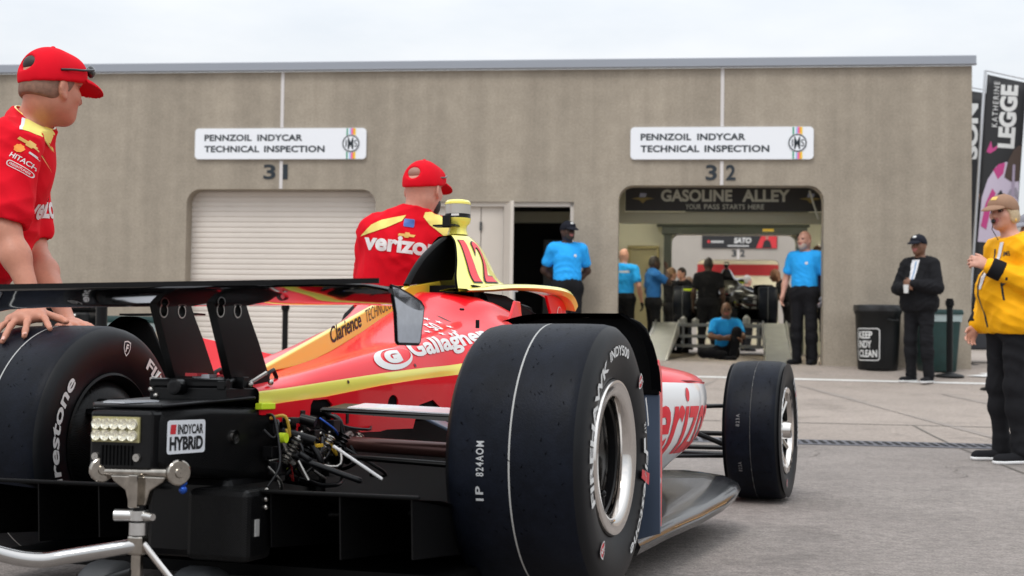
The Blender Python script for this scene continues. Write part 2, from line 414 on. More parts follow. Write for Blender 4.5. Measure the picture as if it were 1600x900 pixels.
# slotted drain
dr = thing('trench_drain', 'long dark slotted drain channel running across the concrete between the tyres and the garages', 'drain', Matrix.Translation(on_ground(0, 8.28)))
def dl(s, n, dz): return on_ground(s, n, dz)-on_ground(0, 8.28)
b = MB()
for i in range(34): b.add([dl(-6+.5*i, 8.08, .004), dl(-5.5+.5*i, 8.08, .004), dl(-5.5+.5*i, 8.48, .004), dl(-6+.5*i, 8.48, .004)], [(0, 1, 2, 3)])
b.build('frame', GRATE, dr)
b = MB()
for i in range(256):
    s = -6+.066*i; b.add([dl(s, 8.16, .008), dl(s+.034, 8.16, .008), dl(s+.044, 8.40, .008), dl(s+.010, 8.40, .008)], [(0, 1, 2, 3)])
b.build('grating', SLOT, dr)

# ------------------------------------------------------------------ garage building
FM = Matrix(((FS.x, FN.x, 0, FA.x), (FS.y, FN.y, 0, FA.y), (0, 0, 1, 0), (0, 0, 0, 1)))   # local x = along front, y = out of front, z up
def wall2d(vf, y, th):   # curve in (s,z) -> plate of thickness th with its outer face at y
    return [(p[0], y-th/2+p[2], p[1]) for p in vf[0]], vf[1]
GB = thing('garage_building', 'long flat roofed grey concrete garage building with rounded door openings', 'building', FM)
holes = [rrect(-7.5, -.3, -4.77, 2.70, .2, corners=(0, 0, 1, 1)), rrect(-1.39, -.3, 1.36, 2.76, .2, corners=(0, 0, 1, 1)), [(-3.95, -.3), (-2.0, -.3), (-2.0, 2.53), (-3.95, 2.53)]]
more = [rrect(-1.39-6.11*k, -.3, 1.36-6.11*k, 2.70, .2, corners=(0, 0, 1, 1)) for k in (2, 3)]
o_ = [(-24, -.4), (3.28, -.4), (3.28, 4.36), (-24, 4.36)]
b = MB().add(*wall2d(curve_mesh([o_]+holes+more, .15), 0, .3))
b.box((3.13, -5.2, 2.0), (.3, 9.8, 4.7)); b.box((-23.85, -5.2, 2.0), (.3, 9.8, 4.7))
b.build('front_wall', CONC, GB)
b = MB().box((-10.33, .02, 4.43), (27.3, .12, .115)); b.box((-10.33, .035, 4.375), (27.32, .09, .02)); b.build('coping', COPE, GB, bevel=.008)
MB().box((-10.36, -5.3, 4.2), (27.0, 10.1, .25)).build('roof', DARKM, GB)
for k in range(4):
    x = -6.13*k
    b = MB()
    if k == 0: segs = [(2.765, 3.09), (3.56, 4.35)]
    elif k == 1: segs = [(2.705, 3.10), (3.57, 4.35)]
    else: segs = [(2.705, 4.35)]
    for z0, z1 in segs: MB().box((x, .004, (z0+z1)/2), (.045, .012, z1-z0)).build('control_joint', JOINTP, GB)
# roller shutter doors
def shutter(x0, x1):
    rows = []; z = .0; k = 0
    while z < 2.9:
        for dz, dy in ((0, 0), (.012, .012), (.055, .012), (.067, 0)): rows.append([(x0, -.24+dy, z+dz), (x1, -.24+dy, z+dz)])
        z += .075
    b = MB().grid(rows); b.box(((x0+x1)/2, -.22, .40), (x1-x0, .05, .07))
    o = b.build('roller_door', SHUT, GB)
    for xx in (x0+.04, x1-.04): MB().box((xx, -.19, 1.4), (.07, .07, 2.8)).build('door_guide', DARKM, o)
shutter(-7.6, -4.67)
for k in (2, 3): shutter(-1.49-6.11*k, 1.46-6.11*k)
# entrance: closed leaves, open leaf, dark room behind
b = MB().box((-3.98, -.1, 1.4), (.06, .12, 2.3)); b.box((-2.02, -.1, 1.4), (.06, .12, 2.3)); b.box((-3.0, -.1, 2.50), (2.0, .12, .06)); b.build('door_frame', DOORP, GB)
for x0, x1 in ((-3.94, -3.30), (-3.29, -2.98)):
    o = MB().box(((x0+x1)/2, -.12, 1.42), (x1-x0, .045, 2.1)).build('entrance_door', DOORP, GB, bevel=.004)
for z in (.7, 1.5, 2.2): MB().box((-3.295, -.085, z), (.03, .03, .12)).build('hinge', DARKM, o)
hm = Matrix.Rotation(R(77), 4, 'Z')
b = MB(); 
for c, d in (((.42, 0, 0), (.84, .045, 2.1)),):
    b.box(Vector((-2.95, -.05, 1.42))+hm @ Vector((c[0], c[1], c[2])), d, hm.to_3x3())
od = b.build('entrance_door', DOORP, GB, bevel=.004); od['label'] = 'beige door leaf standing open'
b = MB(); b.box(Vector((-2.95, -.05, 1.25))+hm @ Vector((.77, -.04, 0)), (.05, .03, .22), hm.to_3x3()); b.tube([Vector((-2.95, -.05, 1.28))+hm @ Vector(q) for q in ((.77, -.05, 0), (.77, -.09, 0), (.66, -.09, 0))], .011, 8); b.build('handle', ALU, od, sm=40)
# inside shell: floor is the ground sheet; walls, ceiling, back wall with its own opening
bk = curve_mesh([[(-4.5, -.3), (3.0, -.3), (3.0, 4.05), (-4.5, 4.05)], rrect(-.63, -.25, 1.95, 2.83, .16, corners=(0, 0, 1, 1)), [(-1.5, -.25), (-.95, -.25), (-.95, 2.5), (-1.5, 2.5)]], .1)
MB().add(*wall2d(bk, -10.35, .2)).build('back_wall', CREAM, GB)
MB().box((2.93, -5.3, 2.0), (.08, 9.9, 4.2)).build('side_wall', CREAM, GB)
MB().box((-1.82, -5.5, 2.0), (.1, 9.6, 4.2)).build('side_wall', CREAM, GB)
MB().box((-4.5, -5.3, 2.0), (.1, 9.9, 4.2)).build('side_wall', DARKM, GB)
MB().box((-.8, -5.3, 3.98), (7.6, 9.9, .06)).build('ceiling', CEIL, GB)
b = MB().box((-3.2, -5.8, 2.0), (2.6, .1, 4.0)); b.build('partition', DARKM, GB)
b = MB().box((-2.35, -2.2, 1.2), (.5, .4, 1.9)); b.box((-2.35, -1.9, .9), (.56, .5, .05)); b.build('locker', mat('locker_grey', (.12, .12, .11), .5), GB, bevel=.01)
b = MB(); b.box((-1.235, -10.27, 1.42), (.53, .05, 2.15)); o = b.build('back_door', TAND, GB)
b = MB(); b.box((-1.53, -10.22, 1.4), (.07, .1, 2.3)); b.box((-.93, -10.22, 1.4), (.07, .1, 2.3)); b.box((-1.23, -10.22, 2.55), (.67, .1, .07)); b.build('door_frame', mat('tan_frame', (.36, .30, .13), .5), GB)
MB().box((-1.12, -10.22, 2.02), (.1, .02, .14)).build('notice', DARKM, o)
MB().box((-1.06, -10.2, 1.3), (.06, .05, .12)).build('handle', ALU, o)
b = MB(); b.box((-.72, -10.2, 1.5), (.16, .22, 2.7)); b.box((2.03, -10.2, 1.5), (.14, .22, 2.7)); b.box((.66, -10.15, 2.96), (3.0, .3, .26)); b.tube([(-.95, -10.0, 3.02), (2.2, -10.0, 3.02)], .05, 10); b.build('door_guide', mat('green_black_metal', (.06, .07, .055), .5), GB)
b = MB(); b.box((0, -1.25, 2.42), (6.0, .16, .16)); b.box((-1.42, -1.16, 2.66), (.16, .06, .46)); b.build('beam', OLIVE, GB)
b = MB(); b.box((.7, -5.0, 3.0), (2.2, 7.0, .05))
for k in range(8): b.box((.7, -1.8-.9*k, 2.96), (2.2, .03, .03))
b.build('raised_door', mat('raised_door_grey', (.16, .165, .13), .6), GB)
MB().box((1.3, -9.2, 2.85), (.22, .03, .05)).build('notice', YELP, GB)
for y in (-3.2, -6.6):
    for x in (-1.25, 2.35):
        f = MB().box((x, y, 3.86), (.22, 1.3, .07)).build('ceiling_light', ALU, GB)
        MB().box((x, y, 3.815), (.17, 1.24, .02)).build('lamp_tube', mat('lit_tube', (.9, .9, .8), .5, emis=((1.0, .96, .84), 75.0)), f)
# door numbers
def on_front(vf, s, z, y=.004): return [(s+p[0], y+p[2]*.3, z+p[1]) for p in vf[0]], vf[1]
for n_, s0, z0, sp in (('31', -6.17, 2.84, .01), ('32', 0.0, 2.83, .035)):
    for ch, xa, xb in ((n_[0], -.215, -.03-sp), (n_[1], .02+sp, .185 if n_ == '32' else .135)):
        vf = fit(text_mesh(ch, 1, .022), xa, 0, xb, .21)
        sheet('door_number', [on_front(vf, s0, z0, .008)], [SIGNK], GB)
# signs on the front
def front_sign(s0, z0, w, h, label):
    t = thing('wall_sign', label, 'sign', FM @ Matrix.Translation((s0, 0, z0)), 'white inspection signs over the garage doors')
    MB().add(*[(lambda vf: ([(p[0], .022+p[2], p[1]) for p in vf[0]], vf[1]))(curve_mesh([rrect(0, 0, w, h, .055)], .018)) ][0]).build('panel', SIGNW, t)
    Y = .0425
    pl = lambda vf, y=Y: ([(p[0], y, p[1]) for p in vf[0]], vf[1])
    k_ = w/2.45
    ws = [fit(text_mesh(t_, 1, .034, space=1.04), x0*k_, h*y0, x1*k_, h*(y0+.215)) for t_, x0, x1, y0 in (('PENNZOIL', .137, .82, .585), ('INDYCAR', .90, 1.547, .585), ('TECHNICAL', .137, .93, .22), ('INSPECTION', 1.0, 1.865, .22))]
    sheet('lettering', [pl(q) for q in ws], [SIGNK]*4, t)
    cx = 2.255*w/2.47; vs = []; ms = []
    for k, m in enumerate((GRNP, SIGNW, LBLUP, PNKP, ORGP, YELP)):
        x0 = cx-.066+.022*k; vs.append(pl(([(x0, .004), (x0+.022, .004), (x0+.022, h-.004), (x0, h-.004)] and [(x0, .004, 0), (x0+.022, .004, 0), (x0+.022, h-.004, 0), (x0, h-.004, 0)], [(0, 1, 2, 3)]), .0425)); ms.append(m)
    vs.append(pl(curve_mesh([circ(cx, h/2, .128)]), .0445)); ms.append(SIGNW)
    vs.append(pl(curve_mesh([circ(cx, h/2, .122), circ(cx, h/2, .105)]), .0465)); ms.append(SIGNK)
    vs.append(pl(fit(text_mesh('I', 1, .01), cx-.075, h/2-.05, cx-.06, h/2+.05), .0465)); ms.append(SIGNK)
    vs.append(pl(fit(text_mesh('M', 1, .01), cx-.045, h/2-.085, cx+.035, h/2+.085), .0465)); ms.append(SIGNK)
    vs.append(pl(fit(text_mesh('S', 1, .01), cx+.045, h/2-.05, cx+.09, h/2+.05), .0465)); ms.append(SIGNK)
    sheet('emblem', vs, ms, t)
front_sign(-7.38, 3.12, 2.47, .435, 'white sign with round emblem above closed roller door 31')
front_sign(-1.235, 3.11, 2.45, .44, 'white sign with round emblem above open garage door 32')
# banner under the door head
t = thing('hanging_banner', 'black banner with grey capitals hanging inside the open garage door', 'banner', FM @ Matrix.Translation((-1.33, -1.02, 2.50)))
MB().box((1.45, 0, .17), (2.9, .012, .34)).build('cloth', BANB, t)
pl = lambda vf, y=.009: ([(p[0], y, p[1]) for p in vf[0]], vf[1])
sheet('lettering', [pl(fit(text_mesh('GASOLINE', 1, .035), .51, .135, 1.52, .31)), pl(fit(text_mesh('ALLEY', 1, .035), 1.66, .135, 2.33, .31)), pl(fit(text_mesh('YOUR', 1, .012), .86, .028, 1.08, .10)), pl(fit(text_mesh('PASS', 1, .012), 1.125, .028, 1.34, .10)), pl(fit(text_mesh('STARTS', 1, .012), 1.385, .028, 1.70, .10)), pl(fit(text_mesh('HERE', 1, .012), 1.745, .028, 1.97, .10))], [BANT]*6, t)
def wings(cx, cy, k):
    w = [(cx, cy-.05), (cx+.05, cy), (cx+.16, cy+.02), (cx+.06, cy+.035), (cx, cy+.03), (cx-.06, cy+.035), (cx-.16, cy+.02), (cx-.05, cy)]
    f = [(cx-.05, cy+.04), (cx+.04, cy+.04), (cx+.055, cy+.09), (cx-.035, cy+.10)]
    return [pl(curve_mesh([w])), pl(curve_mesh([f]), .010)]
dg_ = mat('dull_gold', (.20, .15, .04), .6); db_ = mat('dull_flag', (.25, .28, .40), .6)
a1 = wings(.25, .16, 1); a2 = wings(2.62, .16, 1)
sheet('emblem', [a1[0], a1[1]], [dg_, db_], t); sheet('emblem', [a2[0], a2[1]], [dg_, db_], t)
# hanging cord at the right of the door
tag(MB().tube([fp(1.23, -.6, 2.75), fp(1.28, -.62, 2.6), fp(1.36, -.65, 2.36)], .014, 8).build('pull_cord', BANT, sm=40), 'grey cord hanging beside the black banner in the open garage door', 'cord')

# ------------------------------------------------------------------ facing garages seen through the building
FB = thing('garage_building', 'pale concrete garage front seen through the open garage, red stripe inside its door', 'building', FM @ Matrix.Translation((0, -27, 0)))
b = MB().add(*wall2d(curve_mesh([[(-14, -.4), (16, -.4), (16, 4.7), (-14, 4.7)], rrect(.27, -.3, 2.97, 3.2, .2, corners=(0, 0, 1, 1))], .15), 0, .3)); b.build('front_wall', CONCF, FB)
b = MB().box((1, -4.2, 1.9), (9, .1, 3.9)); b.build('inner_wall', mat('inner_white', (.78, .76, .62), .7), FB)
MB().box((1, -4.13, 3.05), (8.9, .02, .40)).build('red_band', REDW, FB)
MB().box((1, -2.4, 4.0), (9, 4.4, .1)).build('roof', CEIL, FB)
for x in (-1.5, 5.0):
    MB().box((x, -2.4, 3.7), (1.2, .25, .05)).build('ceiling_light', mat('lit_tube', (.9, .9, .8)), FB)
for ch, xa, xb in (('3', 1.40, 1.56), ('2', 1.68, 1.84)): sheet('door_number', [on_front(fit(text_mesh(ch, 1, .03), xa, 3.3, xb, 3.53), 0, 0, .008)], [SIGNK], FB)
MB().box((1.62, .004, 3.4), (.06, .012, .36)).build('control_joint', JOINTP, FB)
t = thing('wall_banner', 'black and red name banner on the concrete beyond the garage', 'banner', FM @ Matrix.Translation((.42, -26.97, 3.58)))
MB().box((1.24, .0, .21), (2.48, .02, .42)).build('panel', BANB, t)
pq = lambda vf, y=.014: ([(p[0], y, p[1]) for p in vf[0]], vf[1])
marks = [pq(curve_mesh([[(.30+.06*k, .18), (.345+.06*k, .18), (.345+.06*k, .25), (.30+.06*k, .25)]])) for k in range(7)]+[pq(curve_mesh([[(.85+.07*k, .06), (.905+.07*k, .06), (.905+.07*k, .105), (.85+.07*k, .105)]])) for k in range(10)]
sheet('lettering', [pq(fit(text_mesh('SATO', 1, .04, shear=.2), 1.05, .17, 1.62, .36))]+marks, [LETW]*18, t)
sheet('picture', [pq(curve_mesh([[(1.78, .01), (2.46, .01), (2.46, .41), (1.95, .41)]])), pq(curve_mesh([circ(2.14, .36, .05)]), .018), pq(curve_mesh([[(1.98, .02), (2.3, .02), (2.24, .24), (2.14, .3), (2.04, .24)]]), .018), pq(curve_mesh([circ(.22, .22, .05)]), .018)], [REDP, SKINP, BANB, REDP], t)
# ------------------------------------------------------------------ people: smooth-blended bodies turned into one mesh
def V(*a): return np.array(a, float)
def cap(a, b, r0, r1=None, k=.03, own=0, flat=None): return dict(t='c', a=np.array(a, float), b=np.array(b, float), r0=r0, r1=r0 if r1 is None else r1, k=k, own=own, flat=flat)
def ell(c, r, M=None, k=.03, own=0, op='+'): return dict(t='e', c=np.array(c, float), r=np.array(r, float), M=np.eye(3) if M is None else M, k=k, own=own, op=op)
def cut(p, n, k=.004): return dict(t='p', p=np.array(p, float), n=np.array(n, float)/np.linalg.norm(n), k=k)   # removes the side n points to
def sdf_mesh(prims, h):
    lo = np.full(3, 1e9); hi = -lo
    for q in prims:
        if q['t'] == 'c':
            m = max(q['r0'], q['r1'])+q['k']; lo = np.minimum(lo, np.minimum(q['a'], q['b'])-m); hi = np.maximum(hi, np.maximum(q['a'], q['b'])+m)
        elif q['t'] == 'e' and q['op'] == '+':
            m = q['r'].max(); lo = np.minimum(lo, q['c']-m); hi = np.maximum(hi, q['c']+m)
    lo -= 3*h; hi += 3*h; n = np.ceil((hi-lo)/h).astype(int)+1
    ax = [lo[i]+h*np.arange(n[i]) for i in range(3)]
    g = np.full(n, .2, np.float32); ow = np.zeros(n, np.int8); best = np.full(n, 9., np.float32)
    for q in prims:
        if q['t'] == 'p':
            X, Y, Z = np.meshgrid(*ax, indexing='ij', sparse=True)
            d = (X-q['p'][0])*q['n'][0]+(Y-q['p'][1])*q['n'][1]+(Z-q['p'][2])*q['n'][2]
            g = np.maximum(g, d.astype(np.float32)); continue
        m = (max(q['r0'], q['r1']) if q['t'] == 'c' else q['r'].max())+q['k']*1.5+2*h
        l = (np.minimum(q['a'], q['b']) if q['t'] == 'c' else q['c'])-m; u = (np.maximum(q['a'], q['b']) if q['t'] == 'c' else q['c'])+m
        i0 = np.clip(np.floor((l-lo)/h).astype(int), 0, n-1); i1 = np.clip(np.ceil((u-lo)/h).astype(int)+1, 1, n)
        sl = tuple(slice(i0[i], i1[i]) for i in range(3))
        P = np.stack(np.meshgrid(*[ax[i][sl[i]] for i in range(3)], indexing='ij'), -1)
        if q['t'] == 'c':
            ab = q['b']-q['a']; L2 = max(ab @ ab, 1e-9); t = np.clip(((P-q['a']) @ ab)/L2, 0, 1)
            w = P-q['a']-t[..., None]*ab
            if q['flat'] is not None:
                fd, ff = q['flat']; fd = np.array(fd, float); fd /= np.linalg.norm(fd); w = w+(w @ fd)[..., None]*fd*(ff-1)
                d = np.sqrt((w*w).sum(-1))-(q['r0']+(q['r1']-q['r0'])*t); d = d/(1+.5*(ff-1))
            else: d = np.sqrt((w*w).sum(-1))-(q['r0']+(q['r1']-q['r0'])*t)
        else:
            w = ((P-q['c']) @ q['M'])/q['r']; ln = np.sqrt((w*w).sum(-1)); w2 = w/q['r']; l2 = np.sqrt((w2*w2).sum(-1))
            d = ln*(ln-1)/np.maximum(l2, 1e-6)
        a = g[sl]; k = q['k']; d = d.astype(np.float32)
        if q['t'] == 'e' and q['op'] == '-':
            hh = np.maximum(k-np.abs(a+d), 0)/k; g[sl] = np.maximum(a, -d)+hh*hh*k*.25; continue
        hh = np.maximum(k-np.abs(a-d), 0)/k; g[sl] = np.minimum(a, d)-hh*hh*k*.25
        bb = best[sl]; cl = d < bb+(.0 if q['own'] == 0 else .001); o2 = ow[sl]; o2[cl] = q['own']; bb[cl] = d[cl]
    # surface nets
    s = g < 0; c = [slice(0, -1), slice(1, None)]
    cells = np.zeros(np.array(g.shape)-1, np.int8)
    for i in (0, 1):
        for j in (0, 1):
            for k in (0, 1): cells += s[c[i], c[j], c[k]]
    act = (cells > 0) & (cells < 8); idx = np.full(act.shape, -1, np.int64); ii = np.argwhere(act); idx[act] = np.arange(len(ii))
    acc = np.zeros((len(ii), 3)); cnt = np.zeros(len(ii))
    cor = [(i, j, k) for i in (0, 1) for j in (0, 1) for k in (0, 1)]
    gv = {q: g[ii[:, 0]+q[0], ii[:, 1]+q[1], ii[:, 2]+q[2]] for q in cor}
    for q in cor:
        for d in range(3):
            if q[d] == 0:
                p = list(q); p[d] = 1; p = tuple(p); a, b = gv[q], gv[p]; m = (a < 0) != (b < 0)
                t = np.where(m, a/np.where(m, a-b, 1), 0); pt = np.array(q, float)[None].repeat(len(ii), 0); pt[:, d] = t
                acc[m] += pt[m]; cnt[m] += 1
    vs = lo+h*(ii+acc/cnt[:, None]); own = ow[ii[:, 0], ii[:, 1], ii[:, 2]]
    fs = []
    for d in range(3):
        e1, e2 = (d+1) % 3, (d+2) % 3
        a = [slice(None)]*3; b = [slice(None)]*3; a[d] = slice(0, -1); b[d] = slice(1, None)
        A = s[tuple(a)]; B = s[tuple(b)]; m = A != B; q = np.argwhere(m)
        q = q[(q[:, e1] > 0) & (q[:, e2] > 0) & (q[:, e1] < g.shape[e1]-1) & (q[:, e2] < g.shape[e2]-1)]
        if not len(q): continue
        ins = A[tuple(q.T)]
        def at(x, y):
            r_ = q.copy(); r_[:, e1] -= x; r_[:, e2] -= y; return idx[tuple(r_.T)]
        f = np.stack([at(1, 1), at(0, 1), at(0, 0), at(1, 0)], 1); f[~ins] = f[~ins][:, ::-1]; fs.append(f)
    f = np.concatenate(fs)
    # light smoothing
    for _ in range(2):
        sm_ = np.zeros_like(vs); ct = np.zeros(len(vs))
        for x, y in ((0, 1), (1, 2), (2, 3), (3, 0)):
            np.add.at(sm_, f[:, x], vs[f[:, y]]); np.add.at(ct, f[:, x], 1); np.add.at(sm_, f[:, y], vs[f[:, x]]); np.add.at(ct, f[:, y], 1)
        vs = vs*.6+.4*sm_/np.maximum(ct, 1)[:, None]
    return vs, f, own
def folds(vs, f, amp, seed=0):
    """cloth folds: ridged waves pushed along the surface normals"""
    a, b, c = vs[f[:, 0]], vs[f[:, 1]], vs[f[:, 3]]; fn = np.cross(b-a, c-a); nv = np.zeros_like(vs)
    for k in range(4): np.add.at(nv, f[:, k], fn)
    nv /= np.maximum(np.linalg.norm(nv, axis=1), 1e-9)[:, None]
    r_ = np.random.RandomState(seed); d = np.zeros(len(vs)); w = sum(np.sin(vs @ (r_.randn(3)*9)+r_.rand()*6) for _ in range(3))*.9
    for k in range(6):
        q = r_.randn(3); q[2] *= 1.3; q = q/np.linalg.norm(q)*r_.uniform(26, 62)
        m = .5+.5*np.sin(vs @ (r_.randn(3)*7)+r_.rand()*6)
        d += m*(1-2*np.abs(np.sin(vs @ q+w+r_.rand()*6)))*26/np.linalg.norm(q)
    return vs+nv*(d*amp/2.0)[:, None]
def sdf_obj(name, prims, h, ms, parent, base, fold=0.):
    vs, f, own = sdf_mesh(prims, h)
    if fold: vs = folds(vs, f, fold, len(vs) % 97)
    vs = vs-np.array(base)
    me = bpy.data.meshes.new(name); me.from_pydata(vs.tolist(), [], f.tolist())
    for m in (ms if hasattr(ms, '__len__') else [ms]): me.materials.append(m)
    me.polygons.foreach_set('material_index', np.minimum(own[f[:, 0]], len(me.materials)-1).astype(np.int32)); smooth(me)
    return link(name, me, parent)
def unit(v): v = np.array(v, float); return v/np.linalg.norm(v)
def hand(w, d, nrm, thumb, curl=.5, s=1., own=0, spread=.10):
    """w wrist, d towards the fingers, nrm back of the hand, thumb: direction of the thumb side"""
    w = np.array(w, float); d = unit(d); nrm = np.array(nrm, float); nrm = unit(nrm-d*(nrm @ d)); t = np.cross(d, nrm); t = t if t @ np.array(thumb) > 0 else -t
    P = [cap(w, w+d*.035*s, .026*s, .029*s, .02, own, (nrm, 1.35)), cap(w+d*.035*s+t*.017*s, w+d*.085*s+t*.02*s, .022*s, .019*s, .02, own, (nrm, 1.6)), cap(w+d*.035*s-t*.012*s, w+d*.08*s-t*.022*s, .022*s, .018*s, .02, own, (nrm, 1.6))]
    for i, (o, ln) in enumerate(((.033, .072), (.011, .080), (-.011, .075), (-.031, .058))):
        b = w+d*(.086-.004*abs(i-1))*s+t*o*s; dd = unit(d+t*spread*(o/.033)*1.2); a = 0.; r = (.0098-.0006*(i == 3))*s
        for sg in (.45, .32, .25):
            a += curl*(.9 if sg == .45 else 1.15); e = b+(dd*math.cos(a)-nrm*math.sin(a))*ln*sg*s
            P.append(cap(b, e, r, r*.93, .007, own)); b = e; r *= .93
    b = w+d*.025*s+t*.026*s; d1 = unit(d*.72+t*.62-nrm*.2); e = b+d1*.042*s; P.append(cap(b, e, .0145*s, .0115*s, .012, own)); e2 = e+unit(d*.9+t*.22-nrm*.3)*.032*s; P.append(cap(e, e2, .0112*s, .0095*s, .006, own))
    return P
def rotz(a): c, s = math.cos(a), math.sin(a); return np.array([[c, -s, 0], [s, c, 0], [0, 0, 1.]])
def head_frame(fwd, tilt=0., roll=0.):
    f = unit(fwd); up = np.array([0, 0, 1.]); l = unit(np.cross(up, f)); up = np.cross(f, l)
    f2 = f*math.cos(tilt)-up*math.sin(tilt); up2 = f*math.sin(tilt)+up*math.cos(tilt)
    l2 = l*math.cos(roll)+up2*math.sin(roll); up3 = np.cross(f2, l2)
    return np.stack([f2, l2, up3], 1)
def head_prims(c, M, neck, s=1., beard=None, face=True):
    c = np.array(c, float); q = lambda x, y, z: c+M @ (np.array([x, y, z])*s)
    P = [ell(q(-.012, 0, .02), (.098*s, .077*s, .105*s), M, .02), ell(q(.032, 0, -.045), (.060*s, .055*s, .072*s), M, .03), ell(q(.056, 0, -.088), (.028*s, .028*s, .024*s), M, .03),
         cap(neck, q(-.026, 0, -.055), .059*s, .054*s, .022), ell(q(-.02, 0, -.05), (.065*s, .066*s, .06*s), M, .03)]
    for y in (1, -1):
        P += [ell(q(.068, .031*y, .012), (.016*s, .018*s, .012*s), M, .012, op='-'), ell(q(.056, .038*y, -.020), (.024*s, .022*s, .020*s), M, .025), ell(q(-.016, .080*y, -.010), (.021*s, .009*s, .033*s), M @ head_frame(V(1, -.35*y, 0)), .006), ell(q(-.006, .078*y, -.036), (.011*s, .007*s, .012*s), M, .006), ell(q(-.010, .089*y, -.010), (.010*s, .007*s, .019*s), M @ head_frame(V(1, -.35*y, 0)), .004, op='-'), ell(q(.074, .034*y, .028), (.012*s, .024*s, .008*s), M, .012)]
    P += [cap(q(.086, 0, .012), q(.106, 0, -.024), .009*s, .014*s, .012), ell(q(.096, .012, -.030), (.010*s, .008*s, .007*s), M, .008), ell(q(.096, -.012, -.030), (.010*s, .008*s, .007*s), M, .008)]
    if face:
        P += [ell(q(.0715, .031, .012), (.011*s, .012*s, .011*s), M, .003, own=2), ell(q(.0715, -.031, .012), (.011*s, .012*s, .011*s), M, .003, own=2),
              ell(q(.088, 0, -.054), (.009*s, .023*s, .006*s), M, .006, own=1), ell(q(.086, 0, -.063), (.009*s, .019*s, .007*s), M, .006, own=1)]
    return P
def cap_prims(c, M, s=1., tilt=0., hole=False, up=0.):
    c = np.array(c, float)+M[:, 2]*up*s; q = lambda x, y, z: c+M @ (np.array([x, y, z])*s)
    P = [ell(q(-.010, 0, .024), (.112*s, .091*s, .110*s), M, .01), ell(q(.055, 0, .055), (.055*s, .075*s, .06*s), M, .03), cut(q(0, 0, .014), -(M @ V(-.16, 0, 1)))]
    if hole: P.append(ell(q(-.118, 0, .066), (.035*s, .040*s, .031*s), M, .004, op='-'))
    B_ = [ell(q(.118, 0, .046), (.072*s, .074*s, .050*s), M @ np.array([[math.cos(.28), 0, math.sin(.28)], [0, 1, 0], [-math.sin(.28), 0, math.cos(.28)]]), .004), ]
    Mb = M @ np.array([[math.cos(.26), 0, math.sin(.26)], [0, 1, 0], [-math.sin(.26), 0, math.cos(.26)]])
    B = [ell(q(.100, 0, .016), (.092*s, .082*s, .036*s), Mb, .004), ell(q(.100, 0, .0085), (.094*s, .084*s, .036*s), Mb, .003, op='-'), cut(q(.100, 0, .020), -(Mb @ V(0, 0, 1))), cut(q(.078, 0, .05), -(M @ V(1, 0, 0)))]
    btn = [ell(q(-.008, 0, .134), (.009*s, .009*s, .006*s), M, .003)]
    return P, B, btn

